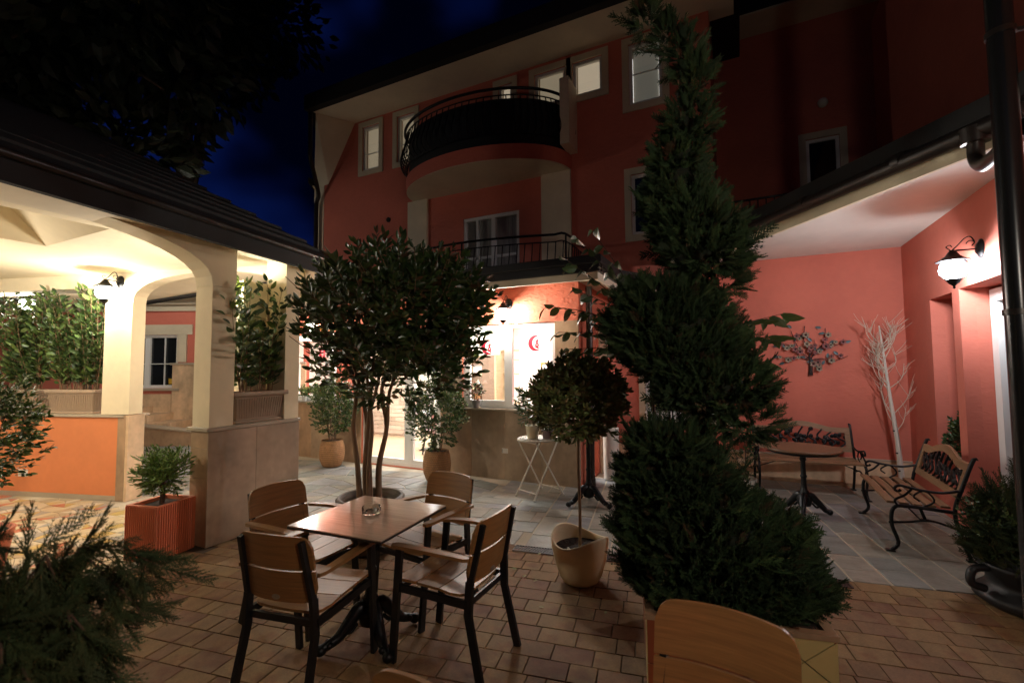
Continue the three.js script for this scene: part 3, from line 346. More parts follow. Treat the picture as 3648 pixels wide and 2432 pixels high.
{ // porch on the right: coral back wall, side wall with niche and recessed door, canopy on a diagonal
  const o = thing('porch_house', 'single storey coral porch with a niche, a recessed door and a white soffit', 'building'); const Z = -7.75, X = 1.98, H = 3.21;
  part('back_wall', holed(-1.96, X + 0.2, 0, H + 0.1, [[-1.4, -0.2, 0.85, 2.2]], 0.2).translate(0, 0, Z - 0.2), M.pink, o);
  part('back_plinth', boxAB(-1.94, X, 0.0, 0.36, Z + 0.002, Z + 0.022), M.stonePale, o); part('plinth_cap', boxAB(-1.94, X, 0.362, 0.385, Z + 0.002, Z + 0.032), M.marble, o); part('plinth_step', boxAB(-1.94, X, 0.0, 0.05, Z + 0.024, Z + 0.09), M.stone, o);
  // side wall, seen from -x: opening list in z
  part('side_wall', holed(3.4, 7.75, 0, H + 0.1, [[6.22, 6.83, 0.42, 2.38], [4.3, 6.05, 0.01, 2.39]], 0.12).rotateY(Math.PI / 2).translate(X, 0, 0), M.pink, o);
  part('niche', [boxAB(X + 0.44, X + 0.5, 0.36, 2.44, -6.9, -6.15), boxAB(X + 0.12, X + 0.44, 0.36, 0.42, -6.89, -6.16), boxAB(X + 0.12, X + 0.44, 2.38, 2.44, -6.89, -6.16), boxAB(X + 0.12, X + 0.44, 0.42, 2.38, -6.22, -6.16), boxAB(X + 0.12, X + 0.44, 0.42, 2.38, -6.89, -6.83)], M.pink, o);
  part('door_recess', [boxAB(X + 0.12, X + 0.4, 0.0, 2.39, -6.12, -6.05), boxAB(X + 0.12, X + 0.4, 2.39, 2.46, -6.05, -4.3), boxAB(X + 0.12, X + 0.4, 0.0, 2.39, -4.3, -4.23)], M.pink, o);
  const d = new THREE.Group(); d.name = 'door'; o.add(d); const Zd = -6.045, zd2 = -4.36, dx = X + 0.27;
  part('frame', [boxAB(dx - 0.05, dx + 0.03, 0.01, 2.36, Zd, Zd + 0.12), boxAB(dx - 0.05, dx + 0.03, 0.01, 2.36, zd2 - 0.06, zd2 + 0.06), boxAB(dx - 0.05, dx + 0.03, 2.24, 2.36, Zd + 0.12, zd2 - 0.06), boxAB(dx - 0.05, dx + 0.03, 0.01, 0.12, Zd + 0.12, zd2 - 0.06)], M.white, d);
  part('pane', boxAB(dx - 0.005, dx + 0.001, 0.12, 2.24, Zd + 0.12, zd2 - 0.06), std(col(0.3, 0.31, 0.33), 0.1), d);
  const font = await new FontLoader().loadAsync('fonts/droid/droid_serif_regular.typeface.json');
  part('door_lettering', new TextGeometry('AS', { font, size: 0.16, depth: 0.001, curveSegments: 4 }).rotateY(-Math.PI / 2).translate(dx - 0.008, 1.62, Zd + 0.2), M.red, d);
  // window with white frame in the back wall, behind the junipers
  const w = new THREE.Group(); w.name = 'window'; o.add(w); part('surround', frameG(1.38, 1.53, 0.1, 0.03, -0.8, 0.76, Z + 0.016), M.trim, w); part('frame', frameG(1.18, 1.33, 0.06, 0.07, -0.8, 0.86, Z - 0.05).concat([box(0.06, 1.2, 0.06, -0.8, 1.52, Z - 0.05), box(1.06, 0.02, 0.03, -0.8, 1.35, Z - 0.04)]), M.white, w); part('pane', box(1.06, 1.2, 0.006, -0.8, 1.52, Z - 0.07), M.darkGlass, w); part('sill', boxAB(-1.5, -0.1, 0.72, 0.757, Z, Z + 0.1), M.marble, w);
  // canopy
  const G0 = [-0.25, -6.62], G1 = [1.58, -4.05], G2 = [1.75, -3.3]; const plan = [[-0.9, -7.95], [-0.9, -7.3], G0, G1, G2, [2.4, -3.3], [2.4, -7.95]];
  part('soffit', poly(plan.map(([x, z]) => [x, z]), H, H + 0.05), std(0xffffff, 0.85, { map: wallTint(0.74, 0.68, 0.6, 117) }), o);
  part('fascia', [bar([G0[0], 3.14, G0[1]], [G1[0], 3.14, G1[1]], 0.14, 0.03), bar([-0.9, 3.14, -7.3], [G0[0], 3.14, G0[1]], 0.14, 0.03)].map((g) => g), M.cream, o);
  part('roof', poly([[-0.95, -8], [-0.95, -7.24], [-0.32, -6.57], [1.53, -4.0], [1.7, -3.3], [2.4, -3.3], [2.4, -8]], H + 0.055, H + 0.2), M.roof, o);
  part('upper_wall', boxAB(2.4, 2.6, 0, 8, -10.4, -3.3), M.facade, o);
  const g = thing('rain_gutter', 'dark half round gutter along the slanting edge of the right hand porch', 'gutter', [0, 0, 0]); const dir = V3(G1[0] - G0[0], 0, G1[1] - G0[1]).normalize(), nn = V3(-dir.z, 0, dir.x).multiplyScalar(-1); const off = V3(-0.083, 0, -0.06 + 0.12).clone(); const q = (t, y) => [G0[0] + (G1[0] - G0[0]) * t - 0.06, y, G0[1] + (G1[1] - G0[1]) * t + 0.05];
  part('channel', rod(q(-0.1, 3.23), q(1.06, 3.2), 0.062, 20), M.gutter, g); for (const t of [0.2, 0.5, 0.8]) part('collar', rod(q(t, 3.222), q(t + 0.02, 3.222), 0.07, 20), M.gutter, g);
  part('outlet', [cyl(0.075, 0.085, 0.1, q(0.97, 0)[0], 3.12, q(0.97, 0)[2])], M.gutter, g); part('elbow', tube([[q(0.97, 0)[0], 3.16, q(0.97, 0)[2]], [q(0.97, 0)[0], 3.02, q(0.97, 0)[2]], [1.46, 2.93, -3.95], [1.44, 2.92, -3.6], [1.4, 2.91, -3.36]], 0.046, 40, 12), M.gutter, g);
}
{ const d = thing('downpipe', 'thick black downpipe rising past the right edge of the view', 'pipe', [1.31, 0, -3.3]); part('pipe', cyl(0.055, 0.055, 7, 0, 0.004, 0, 20), std(col(0.012, 0.012, 0.012), 0.25), d); for (const y of [1.9, 3.4, 5]) part('bracket', [cyl(0.062, 0.062, 0.03, 0, y, 0), box(0.3, 0.02, 0.02, 0.18, y + 0.015, 0)], M.gutter, d); }
{ const o = thing('near_house', 'dark red house wall at the right edge behind the downpipe', 'building'); part('wall', boxAB(1.62, 1.9, 0, 7.5, -3.29, 6), M.facade, o); part('corner_pier', boxAB(1.55, 1.95, 0, 0.8, -3.285, 6.01), M.stone, o); }
lantern([1.98, 2.68, -5.53], -Math.PI / 2, 'bright white wall lantern beside the recessed door on the coral porch', 7, COOL, true, 1.05);
// ---------------------------------------------------------------- arcaded pavilion on the left
{
  const o = thing('garden_pavilion', 'cream arcaded garden pavilion with a dark roof and low walls', 'building'); const C = M.cream;
  // arcade along z: pillar, arch towards the camera
  const archZ = (x0, x1, zs, spans, top) => { const s = new THREE.Shape(); s.moveTo(-zs[0], 1.1); return s; };
  { // front arch: outline in (z, y), extruded in x
    const s = new THREE.Shape(); const z0 = 2.64, z1 = -0.35, zc = (z0 + z1) / 2, a = (z0 - z1) / 2, sp = 2.44, ri = 0.46; s.moveTo(z0, sp); for (let i = 1; i <= 24; i++) { const t = Math.PI * i / 24; s.lineTo(zc + Math.cos(t) * a, sp + Math.pow(Math.sin(t), 0.8) * ri); } s.lineTo(z1 - 0.3, sp); s.lineTo(z1 - 0.3, 3.1); s.lineTo(z0 + 0.23, 3.1); s.lineTo(z0 + 0.23, sp); s.closePath();
    part('arch', uvm(new THREE.ExtrudeGeometry(s, { depth: 0.26, bevelEnabled: false }).rotateY(Math.PI / 2).translate(-4.72, 0, 0)), C, o);
    part('pillar', boxAB(-4.72, -4.46, 1.1, 2.438, -2.87, -2.64), C, o); part('pillar', boxAB(-4.72, -4.46, 0, 2.438, 0.35, 0.65), C, o);
  }
  // low stone wall with its own pillar at the far end
  const rs = rngOf(7); part('low_wall', boxAB(-4.74, -4.485, 0, 1.06, -3.6, -2.665), M.stoneGrey, o); part('wall_cap', boxAB(-4.78, -4.45, 1.062, 1.098, -3.64, -2.62, 0.005), M.marble, o);
  for (const [a, b] of [[-2.64, -3.12], [-3.122, -3.63]]) part('cladding_slab', boxAB(-4.483, -4.46, 0.002, 1.06, b, a, 0.002), M.stoneGrey, o); for (const [y0, y1] of [[0.002, 0.62], [0.623, 0.9], [0.903, 1.06]]) part('cladding_slab', boxAB(-4.74, -4.485, y0, y1, -2.664, -2.642, 0.002), M.stone, o);
  part('pillar', boxAB(-4.8, -4.47, 1.1, 3.0, -3.62, -3.44), C, o); part('pillar', boxAB(-5.0, -4.76, 0, 2.6, -3.42, -3.14), C, o);
  // pillar by the orange wall, second arch towards the low wall
  const P = V3(-6.97, 0, -3.13), R = 16 * RAD; const q = new THREE.Group(); q.name = 'rear_arcade'; q.position.copy(P); q.rotation.y = R; o.add(q);
  part('pillar', boxAB(-0.42, 0, 1.08, 2.5, -0.18, 0), C, q); part('pier_cladding', boxAB(-0.02, 0.02, 0, 1.07, -0.2, 0.012), M.stonePale, q); part('pier_cladding', boxAB(-0.14, -0.022, 0, 1.07, -0.01, 0.014), M.stone, q);
  part('orange_wall', boxAB(-4.2, -0.142, 0.06, 1.04, -0.3, 0), M.orange, q); part('skirting', boxAB(-4.2, -0.142, 0, 0.058, -0.3, 0.012), M.marble, q); part('wall_cap', boxAB(-4.2, -0.05, 1.042, 1.072, -0.34, 0.03, 0.006), M.marble, q);
  { const s = new THREE.Shape(); const a0 = 0, a1 = 2.25; s.moveTo(a0 - 0.42, 2.5); s.lineTo(a0, 2.5); for (let i = 1; i < 20; i++) { const t = Math.PI * i / 20; s.lineTo((a0 + a1) / 2 - Math.cos(t) * (a1 - a0) / 2, 2.5 + Math.pow(Math.sin(t), 0.75) * 0.36); } s.lineTo(a1, 2.5); s.lineTo(a1 + 0.2, 2.5); s.lineTo(a1 + 0.2, 3.1); s.lineTo(a0 - 0.42, 3.1); s.closePath(); part('arch', uvm(new THREE.ExtrudeGeometry(s, { depth: 0.18, bevelEnabled: false }).translate(0, 0, -0.18)), C, q); }
  part('lintel', boxAB(-4.4, -0.422, 2.72, 3.1, -0.3, 0), C, q);
  // ceiling with a coffer
  const cs = new THREE.Shape([[-11.2, 2.5], [-4.3, 2.5], [-4.3, -3.62], [-11.2, -3.62]].map(([x, z]) => new THREE.Vector2(x, -z))); const cof = [[-6.25, -2.05], [-5.0, -2.05], [-5.0, -0.4], [-6.25, -0.4]]; cs.holes.push(new THREE.Path(cof.map(([x, z]) => new THREE.Vector2(x, -z))));
  const YC = 2.9; part('ceiling', uvm(new THREE.ExtrudeGeometry(cs, { depth: 0.04, bevelEnabled: false }).rotateX(-Math.PI / 2).translate(0, YC, 0)), C, o);
  { const v = []; const t = [[-5.85, -1.6], [-5.35, -1.6], [-5.35, -0.85], [-5.85, -0.85]]; for (let i = 0; i < 4; i++) { const j = (i + 1) % 4; const A = [cof[i][0], YC, cof[i][1]], B = [cof[j][0], YC, cof[j][1]], D = [t[i][0], YC + 0.3, t[i][1]], E = [t[j][0], YC + 0.3, t[j][1]]; v.push(...A, ...B, ...E, ...A, ...E, ...D); } const g = new THREE.BufferGeometry(); g.setAttribute('position', new THREE.Float32BufferAttribute(v, 3)); g.computeVertexNormals(); part('ceiling_coffer', [uvm(g), boxAB(-5.85, -5.35, YC + 0.3, YC + 0.33, -1.6, -0.85)], C, o); }
  // eave and roof: turned with the terrace
  const E0 = [-3.45, 0.2], E1 = [-4.28, -4.3]; const dx = E1[0] - E0[0], dz = E1[1] - E0[1];
  { const pts = [[E0[0] - dx * 0.5, E0[1] - dz * 0.5], E1, [-11.4, -3.9], [-11.4, 2.45]]; part('eave_soffit', poly([[E0[0] - dx * 0.5 - 0.02, E0[1] - dz * 0.5], [E1[0] - 0.02, E1[1] + 0.03], [-4.75, -3.66], [-4.6, 2.45]], 2.86, 2.885), M.soffit, o); }
  part('fascia_board', bar([E0[0] - dx * 0.5, 2.79, E0[1] - dz * 0.5], [E1[0], 2.79, E1[1]], 0.17, 0.05), M.roof, o); part('far_fascia_board', bar([E1[0], 2.93, E1[1]], [-11.6, 2.93, -4.7], 0.1, 0.05), M.roof, o); part('far_soffit', poly([[-4.32, -4.27], [-11.4, -4.66], [-11.4, -3.63], [-4.62, -3.63]], 2.905, 2.93), C, o);
  { const ridge = [[-7.4, 4.7, -3.0], [-7.1, 4.7, 1.5]]; const A = [E0[0] - dx * 0.5, 2.88, E0[1] - dz * 0.5], B = [E1[0], 2.88, E1[1]], Cc = [-11.6, 2.88, -4.9], D = [-11.2, 2.88, 3]; const v = []; const tri = (...p) => p.forEach((x) => v.push(...x)); tri(A, B, ridge[0]); tri(A, ridge[0], ridge[1]); tri(B, Cc, ridge[0]); tri(Cc, D, ridge[1]); tri(Cc, ridge[1], ridge[0]); tri(D, A, ridge[1]); const g = new THREE.BufferGeometry(); g.setAttribute('position', new THREE.Float32BufferAttribute(v, 3)); g.computeVertexNormals(); part('roof', uvm(g), M.roof, o);
    // courses of roof tiles
    const n = V3(...B).sub(V3(...A)); const up = V3(...ridge[0]).sub(V3(...B)); for (let k = 1; k < 9; k++) { const t = k / 10; const a = V3(...A).lerp(V3(...ridge[1]), t), b = V3(...B).lerp(V3(...ridge[0]), t); part('tile_course', bar([a.x, a.y + 0.012, a.z], [b.x, b.y + 0.012, b.z], 0.03, 0.03), M.roof, o); } }
  // verge strip that catches the light
  part('eave_gutter', rod([E0[0] - dx * 0.5 + 0.05, 2.86, E0[1] - dz * 0.5], [E1[0] + 0.05, 2.86, E1[1]], 0.03, 12), M.gutter, o);
  const s = new THREE.Group(); s.name = 'wall_socket'; s.position.set(-1.62, 0.3, 0.006); q.add(s); part('plate', box(0.15, 0.09, 0.014, 0, 0, 0, 0.004), M.whitePaint, s); for (const x of [-0.04, 0.01]) part('outlet', cyl(0.018, 0.018, 0.004).rotateX(Math.PI / 2).translate(x, 0, 0.008), M.trim, s);
}
lantern([-7.16, 2.78, -3.076], 16 * RAD, 'glowing lantern on the cream pillar beside the orange wall', 8, WARM, false, 1);
lantern([-4.98, 2.72, -3.13], 0, 'lantern half hidden behind the near cream pillar', 5, WARM, false, 1);
{ // hanging lamp under the near half of the ceiling, left of the view
  const o = thing('pendant_lamp', 'globe lamp hanging under the pavilion ceiling, left of the view', 'lamp', [-7.2, 2.9, -0.7]); part('cable', rod([0, 0, 0], [0, -0.3, 0], 0.006), M.iron, o); part('cap', cyl(0.06, 0.03, 0.05, 0, -0.34, 0), M.iron, o); part('glass_globe', new THREE.SphereGeometry(0.13, 24, 16).translate(0, -0.46, 0), glowWhite, o);
  const l = new THREE.PointLight(WARM, 11, 0, 2); l.position.set(0, -0.46, 0); l.castShadow = true; l.shadow.radius = 5; l.name = 'pendant_light'; o.add(l); }
lantern([-9.4, 2.78, -3.1], 0, 'lantern glowing behind the hedge under the pavilion ceiling', 5, WARM, false, 1);
// ---------------------------------------------------------------- the house beyond the pavilion
{
  const o = thing('side_house', 'low coral house with stone plinth seen through the pavilion arch', 'building', [-12.56, 0, -6.18], 26.2 * RAD);
  part('wall', holed(-9, 3.6, 0, 3.05, [[-0.95, 0.5, 1.2, 2.48]], 0.25).translate(0, 0, -0.25), M.pink, o);
  part('cornice', [boxAB(-9, 3.6, 3.05, 3.2, -0.25, 0.05), boxAB(-9, 3.6, 3.2, 3.32, -0.25, 0.12), boxAB(-9, 3.6, 3.32, 3.44, -0.25, 0.2)], M.trim, o); part('roof', boxAB(-9.2, 3.8, 3.44, 3.7, -3, 0.5), M.roof, o);
  part('plinth', boxAB(0.42, 3.6, 0, 1.75, 0.002, 0.06), M.stonePale, o); part('plinth', boxAB(-9, 0.4, 0, 1.06, 0.002, 0.05), M.stonePale, o); part('plinth_cap', boxAB(0.38, 3.6, 1.752, 1.8, 0.002, 0.09), M.marble, o);
  const w = new THREE.Group(); w.name = 'window'; o.add(w); part('surround', [boxAB(-1.2, 0.85, 2.48, 2.72, 0.002, 0.04), boxAB(0.5, 0.72, 1.82, 2.478, 0.002, 0.04)], M.trim, w); part('frame', frameG(1.45, 1.28, 0.07, 0.08, -0.225, 1.2, -0.08).concat([box(0.12, 1.14, 0.07, -0.27, 1.84, -0.08), box(0.02, 1.14, 0.03, 0.14, 1.84, -0.07), box(1.3, 0.02, 0.03, -0.225, 1.78, -0.07)]), M.white, w); part('pane', box(1.31, 1.14, 0.006, -0.225, 1.84, -0.1), M.darkGlass, w); part('sill', boxAB(-1.05, 0.6, 1.14, 1.197, -0.02, 0.08), M.marble, w); part('yellow_sticker', box(0.14, 0.13, 0.004, 0.3, 1.36, -0.09), std(col(0.6, 0.36, 0.03), 0.6), w);
  for (let i = 0; i < 14; i++) part('curtain_fold', cyl(0.02, 0.02, 1.1, -0.8 + i * 0.09, 1.28, -0.135, 8), std(col(0.1, 0.1, 0.09), 0.9), w);
}
{ const o = thing('garden_steps', 'pale stone steps with a low kerb wall beyond the pavilion arch', 'steps', [-12.5, 0, -5.9], 26.2 * RAD); for (let i = 0; i < 5; i++) part('step', box(0.5, 0.95 - i * 0.16, 0.9, -0.7 + i * 0.5, (0.95 - i * 0.16) / 2, 0.1, 0.008), M.stonePale, o); part('kerb_wall', face([[-1.4, 0], [2.6, 0], [2.6, 0.2], [-1.4, 0.62]], 0.18).translate(0, 0, 0.62), M.stone, o); part('kerb_cap', bar([-1.4, 0.64, 0.71], [2.6, 0.22, 0.71], 0.035, 0.24), M.marble, o); }
// ---------------------------------------------------------------- terrace chairs and tables
function bentPanel(w, yFn, t, place, n = 20) { // columns across x; yFn(x) -> [low, high]; place(x, v, side) -> point
  const v = [], uv = []; const P = (i, k, s) => { const x = -w / 2 + w * i / n; const [a, b] = yFn(x); return place(x, k ? b : a, s * t / 2); }; const U = (i, k) => { const x = -w / 2 + w * i / n; const [a, b] = yFn(x); return [x, k ? b : a]; };
  const quad = (a, b, c, d, ua, ub, uc, ud) => { for (const [p, u] of [[a, ua], [b, ub], [c, uc], [a, ua], [c, uc], [d, ud]]) { v.push(...p); uv.push(...u); } };
  for (let i = 0; i < n; i++) { const j = i + 1; quad(P(i, 0, 1), P(j, 0, 1), P(j, 1, 1), P(i, 1, 1), U(i, 0), U(j, 0), U(j, 1), U(i, 1)); quad(P(j, 0, -1), P(i, 0, -1), P(i, 1, -1), P(j, 1, -1), U(j, 0), U(i, 0), U(i, 1), U(j, 1)); quad(P(i, 1, 1), P(j, 1, 1), P(j, 1, -1), P(i, 1, -1), U(i, 1), U(j, 1), U(j, 1), U(i, 1)); quad(P(i, 0, -1), P(j, 0, -1), P(j, 0, 1), P(i, 0, 1), U(i, 0), U(j, 0), U(j, 0), U(i, 0)); }
  quad(P(0, 0, -1), P(0, 0, 1), P(0, 1, 1), P(0, 1, -1), U(0, 0), U(0, 0), U(0, 1), U(0, 1)); quad(P(n, 0, 1), P(n, 0, -1), P(n, 1, -1), P(n, 1, 1), U(n, 0), U(n, 0), U(n, 1), U(n, 1));
  const g = new THREE.BufferGeometry(); g.setAttribute('position', new THREE.Float32BufferAttribute(v, 3)); g.setAttribute('uv', new THREE.Float32BufferAttribute(uv, 2)); g.computeVertexNormals(); return g;
}
const corner = (x, w, r) => { const d = w / 2 - Math.abs(x); return d >= r ? 0 : r - Math.sqrt(Math.max(0, r * r - (r - d) * (r - d))); };
function makeChair() { // faces local +z
  const o = new THREE.Group(); o.name = numbered('terrace_chair'); scene.add(o);
  const W = 0.43, lean = (y) => -0.225 - (y - 0.46) * 0.2, bend = (x) => -0.035 + 0.78 * x * x;
  const bp = (x, y, s) => [x, y, lean(y) + bend(x) + s];
  part('back_slat', bentPanel(W, (x) => [0.672, 0.845 - corner(x, W, 0.055) - 0.25 * x * x], 0.014, bp, 28), M.wood, o);
  part('back_slat', bentPanel(W, (x) => [0.5 + corner(x, W, 0.075), 0.662], 0.014, bp, 28), M.wood, o);
  // seat: three slats across, dished
  const dish = (x, z) => 0.452 - 0.014 * Math.cos(x * 6) - 0.02 * sstep(0.0, 0.25, -z) + 0.012;
  const sw = 0.44; for (const [a, b, ra, rb] of [[-0.215, -0.075, 0.07, 0], [-0.068, 0.075, 0, 0], [0.082, 0.225, 0, 0.03]]) part('seat_slat', bentPanel(sw, (x) => [a + (ra ? corner(x, sw, ra) : 0), b - (rb ? corner(x, sw, rb) : 0)], 0.014, (x, z, s) => [x, dish(x, z) + s, z], 24), M.wood, o);
  const K = M.black;
  for (const s of [-1, 1]) {
    part('rear_leg', [bar([s * 0.215, 0.0, -0.33], [s * 0.205, 0.36, -0.245], 0.022, 0.042), bar([s * 0.205, 0.35, -0.248], [s * 0.196, 0.52, -0.252], 0.022, 0.044), bar([s * 0.196, 0.51, -0.252], [s * 0.18, 0.82, -0.322], 0.022, 0.034)], K, o);
    part('front_leg', [bar([s * 0.225, 0.0, 0.24], [s * 0.232, 0.64, 0.185], 0.022, 0.042)], K, o);
    part('side_rail', [bar([s * 0.208, 0.405, -0.24], [s * 0.226, 0.42, 0.205], 0.04, 0.02)], K, o);
    // armrest: wooden, widening and turning in at the front
    part('armrest', bentPanel(0.5, (x) => { const w = 0.052 - 0.012 * sstep(0.05, 0.25, -x) - corner(x, 0.5, 0.024) * 1; return [-w / 2, w / 2]; }, 0.018, (x, v, t) => { const zz = x - 0.02; return [s * (0.238 + 0.022 * Math.sin((x + 0.25) * 6.2) - v), 0.652 + 0.012 * Math.cos(x * 7) + t, zz]; }, 20), M.wood, o);
  }
  part('cross_rail', bar([-0.2, 0.4, -0.236], [0.2, 0.4, -0.236], 0.034, 0.018), K, o); part('cross_rail', bar([-0.22, 0.41, 0.2], [0.22, 0.41, 0.2], 0.034, 0.018), K, o);
  part('badge', new THREE.CylinderGeometry(0.016, 0.016, 0.002, 16).rotateX(Math.PI / 2).scale(1.5, 0.8, 1).translate(0.0, 0.525, lean(0.525) - 0.035 - 0.009), std(col(0.4, 0.38, 0.35), 0.3, { metalness: 0.8 }), o);
  return o;
}
const chair0 = makeChair();
[[[-2.14, -1.86], Math.PI + 0.18, 'armchair with its back to the camera, at the near side of the laid table'], [[-2.62, -2.2], Math.PI / 2 - 0.02, 'dark backed armchair on the left side of the table, by the stone wall'], [[-2.03, -2.68], -0.12, 'armchair at the far side of the table, back towards the cafe'], [[-1.56, -2.33], -Math.PI / 2 + 0.0, 'armchair on the right side of the table, seen in profile'], [[-0.11, -1.39], -0.12, 'orange wood chair back cropped by the bottom edge, in front of the juniper'], [[-0.775, -0.665], -0.2, 'corner of a wooden chair back peeping up at the bottom edge']].forEach(([p, a, label], i) => { const c = i ? chair0.clone() : chair0; if (i) { c.name = numbered('terrace_chair'); scene.add(c); } if (i > 3) [...c.children].forEach((m) => { if (m.name === 'armrest') c.remove(m); if (m.name === 'front_leg') m.scale.y = 0.66; }); c.position.set(p[0], 0.001, p[1]); c.rotation.set(0, a, 0); c.userData = { label, category: 'chair', group: 'slatted armchairs on the terrace' }; });
function ironBase(o, h, nl, r, turn) { // cast iron column with scrolled claw feet
  part('column', lathe([[0.06, 0.1], [0.07, 0.13], [0.075, 0.17], [0.06, 0.21], [0.04, 0.235], [0.048, 0.25], [0.034, 0.27], [0.028, 0.32], [0.026, 0.4], [0.034, 0.41], [0.034, 0.425], [0.026, 0.435], [0.024, h - 0.12], [0.035, h - 0.1], [0.03, h - 0.08], [0.05, h - 0.04], [0.06, h - 0.012], [0, h - 0.012]], 20), M.iron, o);
  for (let k = 0; k < nl; k++) { const a = turn + k * Math.PI * 2 / nl, c = Math.cos(a), s = Math.sin(a); const P = (d, y) => [c * d, y, s * d]; part('foot', [taper([P(0.03, 0.2), P(0.07, 0.2), P(0.13, 0.14), P(0.19, 0.075), P(r - 0.04, 0.05), P(r, 0.04)], 0.045, 0.024, 18, 8), new THREE.SphereGeometry(0.034, 12, 10).scale(1, 0.9, 1).translate(c * r, 0.034, s * r), tube([P(0.08, 0.12), P(0.12, 0.08), P(0.15, 0.1), P(0.13, 0.125)], 0.012, 12, 6), new THREE.SphereGeometry(0.02, 8, 8).translate(c * (r - 0.045) - s * 0.02, 0.055, s * (r - 0.045) + c * 0.02), new THREE.SphereGeometry(0.02, 8, 8).translate(c * (r - 0.045) + s * 0.02, 0.055, s * (r - 0.045) - c * 0.02)], M.iron, o); }
}
{ const t = thing('terrace_table', 'square brown laminate table with ornate black iron foot', 'table', [-2.07, 0.001, -2.22], 4 * RAD);
  part('table_top', box(0.665, 0.006, 0.665, 0, 0.739, 0), M.tableTop, t); part('top_edge', box(0.665, 0.012, 0.665, 0, 0.729, 0), M.edge, t); ironBase(t, 0.72, 4, 0.29, 0.55);
  part('spider', [bar([-0.22, 0.714, 0], [0.22, 0.714, 0], 0.014, 0.03), bar([0, 0.714, -0.22], [0, 0.714, 0.22], 0.014, 0.03)], M.iron, t); }
{ // cut-glass ashtray
  const gl = new THREE.MeshPhysicalMaterial({ color: 0xffffff, roughness: 0.03, transmission: 1, thickness: 0.02, ior: 1.5 });
  const g = lathe([[0, 0], [0.052, 0], [0.056, 0.006], [0.058, 0.044], [0.05, 0.046], [0.046, 0.018], [0.04, 0.013], [0, 0.012]], 32); const p = g.attributes.position; for (let i = 0; i < p.count; i++) { const x = p.getX(i), z = p.getZ(i), y = p.getY(i), a = Math.atan2(z, x), r = Math.hypot(x, z); if (y > 0.03) p.setY(i, y - 0.014 * Math.pow(Math.abs(Math.cos(a * 1.5 + 0.6)), 6)); if (r > 0.045) { const k = 1 + 0.03 * Math.cos(a * 9); p.setX(i, x * k); p.setZ(i, z * k); } } g.computeVertexNormals();
  const a = solo('ashtray', g, gl, 'clear cut glass ashtray on the square table', 'ashtray'); a.position.set(-2.09, 0.7445, -2.24); }
{ const t = thing('bistro_table', 'round wooden table on a slim black iron foot in front of the far bench', 'table', [0.6, 0.001, -6.08]); part('table_top', lathe([[0, 0.735], [0.36, 0.735], [0.372, 0.728], [0.372, 0.712], [0.36, 0.706], [0, 0.706]], 48), M.woodDark, t); part('trim_ring', lathe([[0.2, 0.7], [0.345, 0.7], [0.345, 0.69], [0.33, 0.68], [0.2, 0.69]], 40), M.iron, t); ironBase(t, 0.7, 3, 0.25, -0.3); }
{ const t = thing('bistro_table', 'iron footed table standing by the cafe corner behind the standard tree', 'table', [-1.66, 0.001, -5.42]); part('table_top', lathe([[0, 1.03], [0.24, 1.03], [0.25, 1.022], [0.25, 1.008], [0, 1.002]], 40), M.woodDark, t); ironBase(t, 1.0, 3, 0.27, 0.25); }
{ // white folding metal table
  const t = thing('folding_table', 'white round folding metal table with crossed legs against the cafe plinth', 'table', [-2.36, 0.001, -5.55], 66 * RAD); const R = 0.265, h = 0.72;
  part('rim', tube([...Array(24)].map((_, i) => [Math.cos(i / 24 * 6.2832) * R, h, Math.sin(i / 24 * 6.2832) * R]), 0.009, 64, 6, true), M.whitePaint, t); part('table_top', cyl(0.185, 0.185, 0.006, 0, h, 0, 40), M.whitePaint, t); part('inner_ring', tube([...Array(24)].map((_, i) => [Math.cos(i / 24 * 6.2832) * 0.22, h, Math.sin(i / 24 * 6.2832) * 0.22]), 0.005, 64, 5, true), M.whitePaint, t);
  for (let i = 0; i < 24; i++) { const a = i / 24 * 6.2832; part('scroll_bar', tube([[Math.cos(a) * 0.185, h + 0.003, Math.sin(a) * 0.185], [Math.cos(a + 0.1) * 0.22, h + 0.003, Math.sin(a + 0.1) * 0.22], [Math.cos(a - 0.05) * R, h, Math.sin(a - 0.05) * R]], 0.0075, 8, 5), M.whitePaint, t); }
  for (const z of [-0.17, 0.17]) { part('leg', rod([-0.21, h - 0.01, z], [0.24, 0.01, z * 1.15], 0.0105), M.whitePaint, t); part('leg', rod([0.21, h - 0.01, z * 0.86], [-0.24, 0.01, z], 0.0105), M.whitePaint, t); for (const s of [-1, 1]) part('foot_cap', new THREE.SphereGeometry(0.014, 8, 6).translate(s * 0.24, 0.013, s > 0 ? z * 1.15 : z), M.whitePaint, t); }
  part('stretcher', [rod([-0.2, 0.08, -0.17], [-0.2, 0.08, 0.17], 0.006), rod([0.2, 0.08, -0.19], [0.2, 0.08, 0.19], 0.006), rod([-0.19, h - 0.03, -0.17], [-0.19, h - 0.03, 0.17], 0.006), rod([0.19, h - 0.03, -0.15], [0.19, h - 0.03, 0.15], 0.006)], M.whitePaint, t); }
